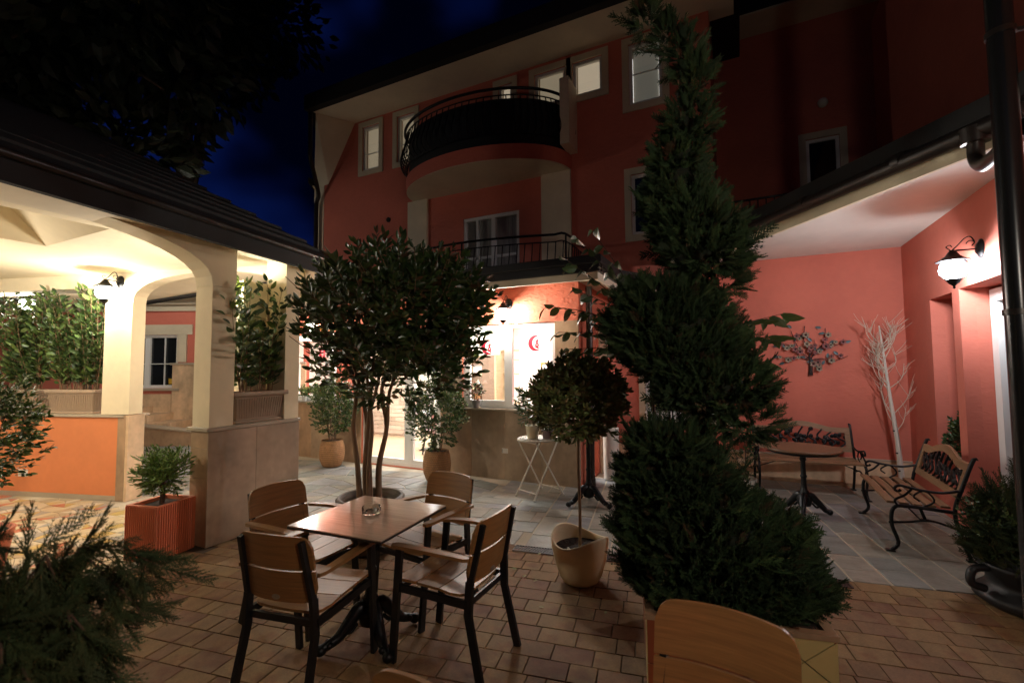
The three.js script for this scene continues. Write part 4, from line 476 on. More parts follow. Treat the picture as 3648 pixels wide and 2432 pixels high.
function makeBench(label, p, turn) { // faces local +z, 1.22 m
  const o = thing('garden_bench', label, 'bench', p, turn, 'cast iron garden benches'); const L = 1.16; const bl = (y) => -0.22 - (y - 0.42) * 0.28;
  for (const s of [-1, 1]) { const x = s * L / 2; const P = (z, y) => [x, y, z];
    part('iron_side', [tube([P(-0.3, 0.0), P(-0.24, 0.2), P(-0.21, 0.4), P(-0.27, 0.62), P(-0.345, 0.84), P(-0.37, 0.85)], 0.016, 30, 7), tube([P(0.24, 0.0), P(0.18, 0.08), P(0.22, 0.24), P(0.2, 0.38), P(0.1, 0.405), P(-0.2, 0.39)], 0.016, 30, 7), tube([P(-0.27, 0.58), P(-0.12, 0.545), P(0.05, 0.56), P(0.15, 0.58), P(0.19, 0.55), P(0.165, 0.525), P(0.145, 0.545)], 0.012, 30, 7), tube([P(0.17, 0.4), P(0.19, 0.45), P(0.12, 0.5), P(0.07, 0.555)], 0.01, 16, 6), tube([P(0.0, 0.41), P(-0.08, 0.47), P(-0.02, 0.55), P(0.06, 0.5), P(0.02, 0.46)], 0.008, 16, 6), tube([P(-0.23, 0.25), P(-0.05, 0.3), P(0.1, 0.27), P(0.24, 0.25)], 0.01, 14, 6)], M.iron, o); part('foot', box(0.05, 0.015, 0.07, x, 0.008, 0.24, 0.005), M.iron, o); part('foot', box(0.05, 0.015, 0.07, x, 0.008, -0.3, 0.005), M.iron, o); }
  for (let i = 0; i < 5; i++) part('seat_slat', box(L - 0.03, 0.022, 0.066, 0, 0.425 - 0.004 * (2 - Math.abs(i - 2)), -0.155 + i * 0.092, 0.005), M.benchWood, o);
  const arch = (x) => 0.075 * Math.pow(Math.cos(Math.min(1, Math.abs(x) / 0.38) * Math.PI / 2), 1.4);
  part('back_rail', bentPanel(L - 0.03, (x) => [0.74 + arch(x), 0.805 + arch(x)], 0.024, (x, y, s) => [x, y, bl(y) + s], 30), M.benchWood, o); part('back_rail', bentPanel(L - 0.03, () => [0.5, 0.56], 0.024, (x, y, s) => [x, y, bl(y) + s], 6), M.benchWood, o); for (const s of [-1, 1]) part('back_stile', bentPanel(0.06, () => [0.562, 0.738], 0.024, (x, y, t) => [x + s * (L / 2 - 0.045), y, bl(y) + t], 2), M.benchWood, o);
  const r = rngOf(31); const vines = []; for (let k = 0; k < 9; k++) { const x0 = -0.45 + k * 0.112; vines.push(tube([[x0, 0.56, bl(0.56)], [x0 + 0.06, 0.62, bl(0.62) + 0.004], [x0 - 0.03, 0.69, bl(0.69)], [x0 + 0.03, 0.75 + arch(x0) * 0.8, bl(0.75)]], 0.012, 14, 5)); for (let m = 0; m < 5; m++) { const y = 0.58 + r() * (0.15 + arch(x0)), x = x0 + (r() - 0.5) * 0.13; vines.push(new THREE.SphereGeometry(0.026 + r() * 0.014, 8, 6).scale(1, 0.8, 0.3).rotateZ(r() * 3).translate(x, y, bl(y))); } } part('iron_panel', vines, M.iron, o);
  part('brace', rod([-L / 2, 0.3, 0.02], [-L / 2 + 0.22, 0.4, 0.1], 0.007), M.iron, o); part('brace', rod([L / 2, 0.3, 0.02], [L / 2 - 0.22, 0.4, 0.1], 0.007), M.iron, o);
  return o;
}
makeBench('garden bench of wood and iron along the coral back wall, behind the round table', [0.75, 0.0, -7.15], 0.1);
makeBench('garden bench of wood and iron turned sideways below the white birch', [1.4, 0.0, -5.8], -Math.PI / 2 - 0.02);
// ---------------------------------------------------------------- plants
function leafGeo(L, w, fold = 0.25, droop = 0.15, n = 4) { // pointed leaf along +y from its stalk, folded on the midrib
  const v = [], prof = (t) => w / 2 * Math.pow(Math.sin(Math.PI * Math.pow(t, 0.85)), 0.8); const pt = (t, s) => { const h = prof(t); return [s * h, L * t, -droop * L * t * t + Math.abs(s) * h * fold]; };
  for (let i = 0; i < n; i++) { const a = i / n, b = (i + 1) / n; for (const s of [-1, 1]) { const A = pt(a, 0), B = pt(b, 0), C = pt(b, s), D = pt(a, s); const q = s > 0 ? [A, D, C, A, C, B] : [A, C, D, A, B, C]; if (i === 0) q.splice(0, 3); else if (i === n - 1) q.splice(s > 0 ? 3 : 3, 3); q.forEach((p) => v.push(...p)); } }
  const g = new THREE.BufferGeometry(); g.setAttribute('position', new THREE.Float32BufferAttribute(v, 3)); g.setAttribute('uv', new THREE.Float32BufferAttribute(new Float32Array(v.length / 3 * 2), 2)); g.computeVertexNormals(); return g;
}
function sprayGeo(L, seed, spread = 0.55, n = 9, w = 1) { // feathery juniper spray along +y
  const r = rngOf(seed), v = []; const strip = (ax, ay, az, bx, by, bz, w) => { const d = V3(bx - ax, by - ay, bz - az), s = d.clone().cross(V3(0.3, 0.2, 1)).normalize().multiplyScalar(w), t2 = d.clone().cross(s).normalize().multiplyScalar(w); for (const q of [s, t2]) v.push(ax - q.x, ay - q.y, az - q.z, ax + q.x, ay + q.y, az + q.z, bx, by, bz); };
  strip(0, 0, 0, 0.02 * L, L, -0.12 * L, 0.0035 * w); for (let i = 0; i < n; i++) { const t = 0.12 + 0.85 * i / n; const y = L * t, z = -0.12 * L * t * t; for (const s of [-1, 1]) { const l = L * (0.5 - 0.36 * t) * (0.75 + r() * 0.5), a = spread + r() * 0.3; const bx = s * Math.sin(a) * l, by = y + Math.cos(a) * l, bz = z + (r() - 0.5) * 0.5 * l; strip(0, y, z, bx, by, bz, 0.0028 * w); for (let k = 1; k < 4; k++) { const u = k / 4; for (const m of [-1, 1]) { const ll = l * 0.33 * (1.1 - u); strip(bx * u, y + (by - y) * u, z + (bz - z) * u, bx * u + s * Math.sin(a + m * 0.6) * ll, y + (by - y) * u + Math.cos(a + m * 0.6) * ll, z + (bz - z) * u + (r() - 0.5) * ll, 0.0022 * w); } } } }
  const g = new THREE.BufferGeometry(); g.setAttribute('position', new THREE.Float32BufferAttribute(v, 3)); g.setAttribute('uv', new THREE.Float32BufferAttribute(new Float32Array(v.length / 3 * 2), 2)); g.computeVertexNormals(); return g;
}
const _q = new THREE.Quaternion(), _u = V3(0, 1, 0);
function orient(p, dir, roll, s) { const q = new THREE.Quaternion().setFromUnitVectors(_u, dir.clone().normalize()); q.multiply(new THREE.Quaternion().setFromAxisAngle(_u, roll)); return new THREE.Matrix4().compose(p, q, typeof s === 'number' ? V3(s, s, s) : s); }
function foliage(parent, name, geo, mat, list, tones, seed) { const m = new THREE.InstancedMesh(geo, mat, list.length); m.name = name; m.userData.kind = 'stuff'; const r = rngOf(seed), c = new THREE.Color(); list.forEach((x, i) => { m.setMatrixAt(i, x); const t = tones[Math.floor(r() * tones.length)], k = 0.75 + r() * 0.5; c.setRGB(t[0] * k, t[1] * k, t[2] * k); m.setColorAt(i, c); }); m.castShadow = m.receiveShadow = true; parent.add(m); return m; }
const rdir = (r) => { const z = r() * 2 - 1, a = r() * Math.PI * 2, s = Math.sqrt(1 - z * z); return V3(Math.cos(a) * s, z, Math.sin(a) * s); };
// shoots with a rosette of leaves at the end, spread through an ellipsoid shell
function shootLeaves(r, c, rad, nShoot, perShoot, opt = {}) { const out = [], stems = []; const inner = opt.inner ?? 0.45, shootL = opt.len ?? 0.16, leafS = opt.s ?? 1;
  for (let i = 0; i < nShoot; i++) { const d = rdir(r); if (opt.noBelow && d.y < opt.noBelow) d.y = Math.abs(d.y); const k = inner + (1 - inner) * Math.pow(r(), 0.5); const lump = 1 + 0.12 * Math.sin(d.x * 7 + (opt.ph ?? 0)) * Math.cos(d.z * 6 + d.y * 4); const p = V3(c[0] + d.x * rad[0] * k * lump, c[1] + d.y * rad[1] * k * lump, c[2] + d.z * rad[2] * k * lump); const g = d.clone().add(V3((r() - 0.5) * 0.9, 0.55 + r() * 0.4, (r() - 0.5) * 0.9)).normalize(); stems.push([p.clone(), p.clone().addScaledVector(g, shootL)]);
    for (let j = 0; j < perShoot; j++) { const t = (j + 0.5) / perShoot, a = j * 2.4 + r(); const side = V3(Math.cos(a), 0, Math.sin(a)); side.addScaledVector(g, -side.dot(g)).normalize(); const dir = side.multiplyScalar(0.95 - 0.45 * t).addScaledVector(g, 0.35 + 0.7 * t).add(V3(0, -0.15 + 0.1 * t, 0)); out.push(orient(p.clone().addScaledVector(g, shootL * t), dir, (r() - 0.5) * 1.2 + (Math.abs(dir.x) > 0 ? 0 : 0), leafS * (0.65 + r() * 0.5))); } }
  return [out, stems]; }
const stemGeo = (list, r0 = 0.004, r1 = 0.002) => list.map(([a, b]) => { const g = new THREE.CylinderGeometry(r1, r0, a.distanceTo(b), 4, 1, true); const q = new THREE.Quaternion().setFromUnitVectors(_u, b.clone().sub(a).normalize()); g.applyQuaternion(q).translate((a.x + b.x) / 2, (a.y + b.y) / 2, (a.z + b.z) / 2); return clean(g); });
const GREEN = [[0.045, 0.09, 0.022], [0.038, 0.08, 0.022], [0.06, 0.11, 0.028], [0.032, 0.064, 0.018], [0.075, 0.11, 0.03]];
const GREENR = [...GREEN, ...GREEN, [0.06, 0.1, 0.03], [0.1, 0.06, 0.025]];
const BRIGHT = [[0.12, 0.19, 0.04], [0.09, 0.16, 0.035], [0.15, 0.21, 0.06], [0.07, 0.12, 0.03]];
const leafA = leafGeo(0.085, 0.036), leafS = leafGeo(0.05, 0.024), leafT = leafGeo(0.038, 0.017, 0.2, 0.1, 3), leafN = leafGeo(0.042, 0.011, 0.2, 0.3, 3);

{ // many-stemmed photinia in the round stone trough
  const o = thing('photinia_tree', 'tall leafy many stemmed tree in a round mossy pot behind the table', 'tree', [-3.08, 0, -3.29]); const r = rngOf(101);
  part('pot', lathe([[0, 0.004], [0.21, 0.004], [0.24, 0.03], [0.29, 0.25], [0.3, 0.43], [0.305, 0.465], [0.285, 0.485], [0.262, 0.475], [0.255, 0.43], [0.25, 0.4]], 48), std(0xffffff, 0.6, { map: wallTint(0.11, 0.085, 0.055, 131), bumpMap: tSlateB, bumpScale: 0.012 }), o); part('soil', cyl(0.25, 0.25, 0.02, 0, 0.38, 0, 32), M.soil, o);
  const tops = [[-0.5, 2.1, 0.3], [-0.25, 2.3, 0.3], [0.05, 2.42, 0.0], [0.4, 2.25, -0.25], [0.6, 2.1, -0.35], [0.15, 2.2, 0.35], [-0.1, 2.1, -0.4]], base = [[-0.1, 0.03], [-0.05, -0.05], [0, 0.06], [0.06, -0.05], [0.11, 0.01], [0.04, 0.07], [-0.07, -0.02]];
  tops.forEach((t, k) => { const b = base[k], j = () => (r() - 0.5) * 0.04; part('stem', taper([[b[0], 0.39, b[1]], [b[0] * 1.1 + j(), 0.75, b[1] + j()], [b[0] * 1.5 + t[0] * 0.05 + j(), 1.1, b[1] + t[2] * 0.05 + j()], [t[0] * 0.24 + j(), 1.48, t[2] * 0.24 + j()], [t[0] * 0.6, 1.85, t[2] * 0.6], t], 0.028 - 0.002 * (k % 3), 0.008, 22, 7), M.barkWarm, o); });
  const br = []; for (let k = 0; k < 46; k++) { const t = tops[k % 7], d = rdir(r), f = 0.45 + r() * 0.5; const s = V3(t[0] * f, lerp(1.2, t[1], f), t[2] * f), e = s.clone().add(V3(d.x * 0.5, 0.12 + Math.abs(d.y) * 0.4, d.z * 0.5)); br.push(taper([s, s.clone().lerp(e, 0.5).add(V3(0, -0.02, 0)), e], 0.008, 0.003, 6, 5)); } part('branch', br, M.barkWarm, o);
  const [a, sa] = shootLeaves(r, [0.2, 2.14, -0.1], [0.82, 0.5, 0.8], 720, 9, { inner: 0.3, s: 1.12, ph: 1, len: 0.13 }); const [b, sb] = shootLeaves(r, [0.24, 1.7, -0.12], [0.74, 0.36, 0.72], 250, 7, { inner: 0.3, s: 1.08, len: 0.14 });
  const [cc, sc] = shootLeaves(r, [0.2, 2.2, -0.1], [0.78, 0.46, 0.74], 60, 10, { inner: 0.85, s: 1.05, len: 0.22, noBelow: 0.2 }); const all = a.concat(b, cc); sb.push(...sc); part('twig', mergeGeometries(stemGeo(sa.concat(sb))), M.barkWarm, o);
  const P = V3(), dist = all.map((m, i) => [i, P.setFromMatrixPosition(m).distanceTo(V3(3.08 * 0.99, 1.65, 3.29))]).sort((x, y) => x[1] - y[1]); const near = new Set(dist.slice(0, 280).map((x) => x[0]));
  const lm = GREENR.slice(0, 12).map((t) => Object.assign(leafy(0.34, 0.22), { color: col(...t) })); all.forEach((m, i) => { if (near.has(i)) part('leaf', leafA, lm[i % 12], o).applyMatrix4(m); }); foliage(o, 'crown', leafA, M.leafDark, all.filter((_, i) => !near.has(i)), GREENR, 3);
}
function bushInPot(name, label, p, seed, pot, potMat, soilY, c, rad, n, per, leaf, tones, opt = {}) { const o = thing(name, label, opt.cat ?? 'potted shrub', p, opt.turn ?? 0, opt.group); const r = rngOf(seed); if (pot) part('pot', pot, potMat, o); if (opt.soilR) part('soil', cyl(opt.soilR, opt.soilR, 0.02, 0, soilY - 0.02, 0, 24), M.soil, o);
  const [l, s] = shootLeaves(r, c, rad, n, per, opt); const st = []; for (let k = 0; k < (opt.stems ?? 9); k++) { const d = rdir(r); st.push(taper([[d.x * 0.05, soilY - 0.01, d.z * 0.05], [d.x * rad[0] * 0.3, (soilY + c[1]) / 2, d.z * rad[2] * 0.3], [c[0] + d.x * rad[0] * 0.75, c[1] + Math.abs(d.y) * rad[1] * 0.7, c[2] + d.z * rad[2] * 0.75]], opt.sr ?? 0.009, 0.003, 8, 5)); } part('stem', st, M.bark, o); part('twig', mergeGeometries(stemGeo(s, 0.0025, 0.0015)), M.bark, o); foliage(o, 'crown', leaf, opt.mat ?? M.leaf, l, tones, seed + 1); return o; }
const woven = (() => { const f = (u, v) => { const a = u * 16, b = v * 16; const w = (Math.floor(a) + Math.floor(b)) % 2; const k = Math.pow(Math.sin((a % 1) * Math.PI) * Math.sin((b % 1) * Math.PI), 0.4); return k * (0.8 + 0.2 * w); }; return std(0xffffff, 0.75, { map: tex(512, 512, (u, v) => { const k = (0.35 + 0.65 * f(u, v)) * (0.8 + 0.4 * fbm(u, v, 6, 6, 4, 5)); return [0.4 * k, 0.2 * k, 0.08 * k]; }, true, [5, 2.2]), bumpMap: tex(512, 512, f, false, [5, 2.2]), bumpScale: 0.006 }); })();
const barrel = () => lathe([[0, 0.004], [0.12, 0.004], [0.15, 0.02], [0.195, 0.13], [0.205, 0.24], [0.195, 0.35], [0.172, 0.43], [0.176, 0.445], [0.16, 0.445], [0.155, 0.42], [0.15, 0.4]], 40);
bushInPot('potted_shrub', 'glossy shrub in a woven clay pot below the left cafe window', [-6.2, 0, -5.7], 11, barrel(), woven, 0.42, [0.02, 1.02, 0], [0.34, 0.46, 0.32], 620, 8, leafS, [...GREEN, ...BRIGHT], { soilR: 0.15, len: 0.08, inner: 0.3, s: 0.95 });
bushInPot('potted_shrub', 'backlit shrub in a woven clay pot right of the cafe door', [-4.0, 0, -5.62], 12, barrel(), woven, 0.42, [-0.02, 0.98, 0], [0.42, 0.5, 0.36], 620, 8, leafS, [...GREEN, ...GREEN, ...BRIGHT], { soilR: 0.15, len: 0.08, inner: 0.25, s: 0.95 });
{ // standard tree: ball on a stem in the cream curved pot
  const o = thing('standard_tree', 'ball shaped standard tree on a thin stem in a cream curved pot', 'tree', [-1.15, 0, -3.5]); const r = rngOf(51);
  const g = lathe([[0, 0.004], [0.11, 0.004], [0.135, 0.014], [0.165, 0.06], [0.2, 0.18], [0.218, 0.28], [0.222, 0.33], [0.214, 0.342], [0.2, 0.335], [0.195, 0.29], [0.187, 0.24]], 56); const p = g.attributes.position; for (let i = 0; i < p.count; i++) { const y = p.getY(i), a = Math.atan2(p.getZ(i), p.getX(i)); if (y > 0.17) p.setY(i, y + (y - 0.17) / 0.17 * 0.04 * Math.cos(2 * (a - 0.45))); } g.computeVertexNormals(); part('pot', g, std(0xffffff, 0.7, { map: wallTint(0.66, 0.52, 0.32, 141), bumpMap: tPlasterFine, bumpScale: 0.002 }), o);
  part('soil', cyl(0.19, 0.19, 0.02, 0, 0.24, 0, 32), M.soil, o); for (const [x, z] of [[-0.06, 0.1], [0.06, 0.11]]) part('white_pebble', new THREE.IcosahedronGeometry(0.011, 1).translate(x, 0.268, z), M.whitePaint, o);
  part('trunk', taper([[0, 0.25, 0], [0.006, 0.55, 0.004], [-0.006, 0.85, -0.004], [0, 1.12, 0]], 0.0125, 0.011, 20, 8), M.barkWarm, o); const br = []; for (let k = 0; k < 14; k++) { const d = rdir(r); br.push(taper([[0, 1.05 + r() * 0.08, 0], [d.x * 0.13, 1.24, d.z * 0.13], [d.x * 0.3, 1.4 + d.y * 0.22, d.z * 0.3]], 0.008, 0.003, 8, 5)); } part('branch', br, M.barkWarm, o);
  const [l, s] = shootLeaves(r, [0, 1.39, 0], [0.34, 0.3, 0.34], 760, 8, { inner: 0.35, s: 1.0, len: 0.07 }); part('twig', mergeGeometries(stemGeo(s, 0.0025, 0.0015)), M.bark, o); foliage(o, 'crown', leafS, M.leafMat, l, [[0.13, 0.17, 0.045], [0.11, 0.15, 0.04], [0.16, 0.16, 0.05], [0.17, 0.13, 0.045], [0.14, 0.19, 0.05]], 52);
}
function sprayCloud(r, n, sample, s0) { const out = []; for (let i = 0; i < n; i++) { const [p, d] = sample(r); out.push(orient(p, d, r() * 6.28, s0 * (0.7 + r() * 0.6))); } return out; }
const JUN = [[0.038, 0.078, 0.024], [0.034, 0.068, 0.022], [0.05, 0.092, 0.028], [0.028, 0.055, 0.02]];
{ // spiral-clipped juniper in a tiled box
  const BX = -0.13, BZ = -2.85, a0 = 12 * RAD; const b = thing('tiled_planter', 'square planter clad in terracotta and cream tiles holding the spiral juniper', 'planter', [BX, 0, BZ], a0); const h = 0.42, w = 0.82;
  part('body', box(w - 0.03, h - 0.01, w - 0.03, 0, h / 2, 0), M.jointDark, b); part('rim', frameG(w + 0.01, w + 0.01, 0.045, 0.025, 0, -w / 2 - 0.005, 0).map((g) => g.rotateX(-Math.PI / 2).translate(0, h + 0.012, 0)), M.stone, b); part('soil', box(w - 0.1, 0.02, w - 0.1, 0, h - 0.001, 0), M.soil, b);
  const red = [1, 2, 3].map((i) => std(0xffffff, 0.35, { map: wallTint(0.24 + 0.03 * i, 0.06 + 0.01 * i, 0.03, 150 + i) })), cream = std(0xffffff, 0.35, { map: wallTint(0.5, 0.4, 0.17, 155) }); const r = rngOf(6);
  for (let f = 0; f < 4; f++) for (let i = 0; i < 3; i++) for (let j = 0; j < 2; j++) { const tw = w / 3, th = h / 2; const cxx = -w / 2 + tw * (i + 0.5), cy = th * (j + 0.5); const place = (g) => g.translate(0, 0, w / 2 - 0.014).rotateY(f * Math.PI / 2); if (i === 2) { const c = [[cxx - tw / 2, cy - th / 2], [cxx + tw / 2, cy - th / 2], [cxx + tw / 2, cy + th / 2], [cxx - tw / 2, cy + th / 2]], m = [cxx, cy]; for (let k = 0; k < 4; k++) { const t = [c[k], c[(k + 1) % 4], m], g0 = [(t[0][0] + t[1][0] + t[2][0]) / 3, (t[0][1] + t[1][1] + t[2][1]) / 3]; part('tile', place(face(t.map((q) => [g0[0] + (q[0] - g0[0]) * 0.95, g0[1] + (q[1] - g0[1]) * 0.95]), 0.012)), cream, b); } } else part('tile', place(box(tw - 0.006, th - 0.006, 0.012, cxx, cy, 0.006, 0.002)), red[Math.floor(r() * 3)], b); }
  const o = thing('spiral_juniper', 'tall dark juniper clipped into a spiral', 'tree', [-0.2, h, -2.78]); const R = rngOf(61);
  part('trunk', taper([[0, 0.0, 0], [0.02, 0.7, 0], [-0.02, 1.5, 0], [-0.04, 2.2, 0], [-0.06, 3.1, 0.02]], 0.05, 0.012, 30, 8), M.barkWarm, o);
  // centre line of the clipped roll winds round the trunk
  const K = [[-0.1, 0.108, 0.43, 0.16], [0.09, 0.084, 0.497, 0.2], [0.29, 0.024, 0.463, 0.2], [0.49, -0.117, 0.322, 0.145], [0.63, -0.161, 0.273, 0.123], [0.79, -0.192, 0.188, 0.1], [0.94, 0.21, 0.126, 0.1], [1.11, 0.061, 0.281, 0.14], [1.28, -0.069, 0.317, 0.15], [1.43, -0.137, 0.345, 0.15], [1.57, -0.163, 0.256, 0.115], [1.71, 0.095, 0.113, 0.1], [1.84, 0.002, 0.208, 0.1], [1.99, -0.023, 0.218, 0.1], [2.14, -0.049, 0.193, 0.1], [2.29, -0.067, 0.142, 0.1], [2.44, -0.067, 0.119, 0.1], [2.59, -0.041, 0.117, 0.1], [2.79, -0.031, 0.085, 0.1], [2.99, -0.043, 0.06, 0.1], [3.16, -0.103, 0.062, 0.1], [3.32, -0.218, 0.06, 0.1]];
  const right = V3(Math.cos(26 * RAD) * 0.9, 0, -Math.sin(26 * RAD) * 0.9 + 0.9), rr = V3(0.897, 0, -0.44), ff = V3(0.44, 0, 0.897); const wgt = K.map((k) => k[2] * (k[2] + k[3])), tot = wgt.reduce((x, y) => x + y);
  const sample = (r) => { let t = r() * tot, i = 0; while (t > wgt[i]) { t -= wgt[i]; i++; } const k = K[i]; const d = rdir(r); const q = 0.72 + 0.28 * Math.sqrt(r()); const lump = 1 + 0.08 * Math.sin(d.x * 9 + i * 2) * Math.cos(d.y * 7); const zc = (i > 4 ? 0.1 : 0.0) * Math.cos(i * 1.05); const p = V3(0, k[0], 0).addScaledVector(rr, k[1] + d.x * k[2] * q * lump).addScaledVector(ff, zc + d.z * k[2] * 0.85 * q * lump); p.y += d.y * k[3] * q; if (p.y < 0.02) p.y = 0.02 + r() * 0.1; const n = V3(0, d.y / k[3] * 0.12, 0).addScaledVector(rr, d.x).addScaledVector(ff, d.z).normalize().add(V3((r() - 0.5) * 0.8, 0.55 + r() * 0.25, (r() - 0.5) * 0.8)); return [p, n]; };
  const geos = [0, 1, 2].map((i) => sprayGeo(0.1, 70 + i, 0.5, 11, 0.75)); geos.forEach((g, i) => foliage(o, 'crown', g, M.needle, sprayCloud(R, 3600, sample, 1), i === 2 ? [...JUN, ...JUN, [0.09, 0.06, 0.03]] : JUN, 62 + i)); foliage(o, 'stray_shoots', geos[0], M.needle, sprayCloud(R, 260, (r) => { const [p, n] = sample(r); return [p, n.multiplyScalar(1)]; }, 1.7), JUN, 66);
  const core = K.slice(0, 19).map((k, i) => { const g = new THREE.IcosahedronGeometry(1, 2).scale(k[2] * 0.62, k[3] * 0.7, k[2] * 0.5); g.rotateY(26 * RAD); return clean(g.translate(rr.x * k[1], k[0], rr.z * k[1])); }); part('shade_core', mergeGeometries(core.filter((_, i) => ![5, 6, 11].includes(i))), std(col(0.012, 0.016, 0.008), 1), o);  // near-black solid blobs stand in for the shade deep in the crown
}
{ // spreading juniper close to the lens on the left
  const o = thing('spreading_juniper', 'feathery spreading juniper close to the camera at the lower left', 'shrub', [-1.62, 0, -0.45]); const r = rngOf(81); const geos = [0, 1].map((i) => sprayGeo(0.12, 90 + i, 0.42, 13, 0.5)); const boughs = [], spr = [[], []];
  for (let k = 0; k < 120; k++) { const a = r() * 6.283, len = 0.14 + r() * 0.23, y0 = 0.42 + r() * 0.6; const d = V3(Math.cos(a), 0, Math.sin(a)); const s = V3(d.x * 0.05, y0 * 0.6, d.z * 0.05), m = V3(d.x * len * 0.5, y0 + 0.12 + r() * 0.1, d.z * len * 0.5), e = V3(d.x * len, y0 + (r() - 0.45) * 0.25, d.z * len); const c = new THREE.CatmullRomCurve3([s, m, e]); boughs.push(taper([s, m, e], 0.007, 0.002, 8, 5)); for (let j = 0; j < 34; j++) { const t = 0.3 + 0.7 * r(), p = c.getPointAt(t), tg = c.getTangentAt(t); const dd = tg.clone().multiplyScalar(0.8).add(V3((r() - 0.5) * 1.3, (r() - 0.6) * 0.7, (r() - 0.5) * 1.3)); spr[k % 2].push(orient(p, dd, r() * 6.28, 0.7 + r() * 0.6)); } }
  part('bough', boughs, M.bark, o); part('trunk', taper([[0, 0.3, 0], [0.02, 0.6, 0], [0, 0.95, 0.02]], 0.04, 0.02, 8, 8), M.bark, o); spr.forEach((l, i) => foliage(o, 'crown', geos[i], M.needle, l, [[0.034, 0.06, 0.02], [0.04, 0.066, 0.02], [0.05, 0.072, 0.022]], 83 + i));
  part('pot', lathe([[0, 0], [0.18, 0], [0.26, 0.38], [0.24, 0.38], [0.22, 0.34], [0, 0.33]], 32), M.stone, o);
}
bushInPot('potted_shrub', 'rounded glossy shrub cut by the left edge, in front of the orange wall', [-5.3, 0, -1.38], 15, lathe([[0, 0.004], [0.18, 0.004], [0.25, 0.42], [0.23, 0.42], [0.21, 0.38]], 32), M.terracotta, 0.4, [0, 1.16, 0], [0.36, 0.44, 0.36], 420, 8, leafS, [...GREEN, ...BRIGHT], { soilR: 0.21, len: 0.09, inner: 0.3, s: 1.1 });
// trough planters: ribbed boxes with leafy photinia
function trough(label, p, turn, L, seed, hgt, n, bright) { const o = thing('trough_planter', label, 'planter', p, turn, 'ribbed trough planters'); const pm = std(0xffffff, 0.7, { map: wallTint(0.32, 0.23, 0.155, seed + 400) }); const wd = 0.24, hs = 1.25;
  const body = (() => { const g = new THREE.BoxGeometry(L, 0.2, wd, 1, 1, 1); const q = g.attributes.position; for (let i = 0; i < q.count; i++) if (q.getY(i) < 0) { q.setX(i, q.getX(i) * 0.9); q.setZ(i, q.getZ(i) * 0.78); } return uvm(g.translate(0, 0.125, 0)); })(); part('trough', body, pm, o); o.scale.y = hs; part('rim', [box(L + 0.05, 0.035, 0.03, 0, 0.235, wd / 2 + 0.008, 0.008), box(L + 0.05, 0.035, 0.03, 0, 0.235, -wd / 2 - 0.008, 0.008), box(0.03, 0.035, wd - 0.01, L / 2 + 0.01, 0.235, 0, 0.008), box(0.03, 0.035, wd - 0.01, -L / 2 - 0.01, 0.235, 0, 0.008)], pm, o); part('saucer', box(L * 0.96, 0.022, wd * 0.98, 0, 0.011, 0, 0.008), pm, o); const rb = []; const nr = Math.round(L / 0.028); for (let i = 0; i < nr; i++) { const x = (i + 0.5) / nr - 0.5; rb.push(bar([x * L * 0.9, 0.04, wd * 0.39 + 0.003], [x * L * 0.985, 0.2, wd * 0.5], 0.012, 0.008)); } for (const s of [-1, 1]) for (let i = 0; i < 6; i++) { const z = (i + 0.5) / 6 - 0.5; rb.push(bar([s * (L * 0.452 + 0.002), 0.04, z * wd * 0.78], [s * L * 0.498, 0.2, z * wd * 0.98], 0.008, 0.012)); } rb.forEach((g) => part('rib', g, pm, o)); part('soil', box(L - 0.03, 0.02, wd - 0.02, 0, 0.222, 0), M.soil, o);
  const pl = thing('photinia_shrub', label.replace(/^.*?trough/, 'leafy photinia growing in the trough'), 'shrub', [p[0], p[1] + 0.29, p[2]], turn, 'photinia hedges in troughs'); const r = rngOf(seed); const st = [], l = [];
  for (let k = 0; k < n; k++) { const x = (r() - 0.5) * L * 0.8, hh = hgt * (0.45 + r() * 0.55), lx = x * 1.25 + (r() - 0.5) * 0.4, lz = (r() - 0.5) * 0.46; const c = new THREE.CatmullRomCurve3([V3(x, 0, (r() - 0.5) * 0.08), V3(lerp(x, lx, 0.4), hh * 0.45, lz * 0.4), V3(lx, hh, lz)]); st.push(taper(c.points, 0.006, 0.002, 10, 5)); const m = Math.round(27 * hh / 0.8); for (let j = 0; j < m; j++) { const t = 0.12 + 0.88 * (j + r()) / m, q = c.getPointAt(Math.min(1, t)), tg = c.getTangentAt(Math.min(1, t)), a = j * 2.4 + r(); const side = V3(Math.cos(a), 0.05 + (r() - 0.5) * 0.5, Math.sin(a)); l.push(orient(q.addScaledVector(side, r() * 0.07), side.addScaledVector(tg, 0.25 + 0.6 * t * t), (r() - 0.5) * 1.6, 0.85 + r() * 0.6)); } }
  part('stem', st, M.barkWarm, pl); foliage(pl, 'crown', leafA, M.leaf, l, [...BRIGHT, ...GREEN], seed + 2); return o; }
trough('brown ribbed trough on the low stone wall between the cream pillars', [-4.6, 1.1, -3.18], Math.PI / 2, 0.56, 21, 1.25, 23, false);
const ow = (x, z) => [-6.97 + x * Math.cos(16 * RAD) + z * Math.sin(16 * RAD), 1.073, -3.13 - x * Math.sin(16 * RAD) + z * Math.cos(16 * RAD)];
trough('beige ribbed trough on the orange wall next to the lantern pillar', ow(-0.98, -0.16), 16 * RAD + 0.06, 0.7, 22, 1.4, 62, true);
trough('beige ribbed trough on the orange wall, cut by the left edge', ow(-1.9, -0.16), 16 * RAD - 0.06, 0.7, 23, 1.4, 58, true);
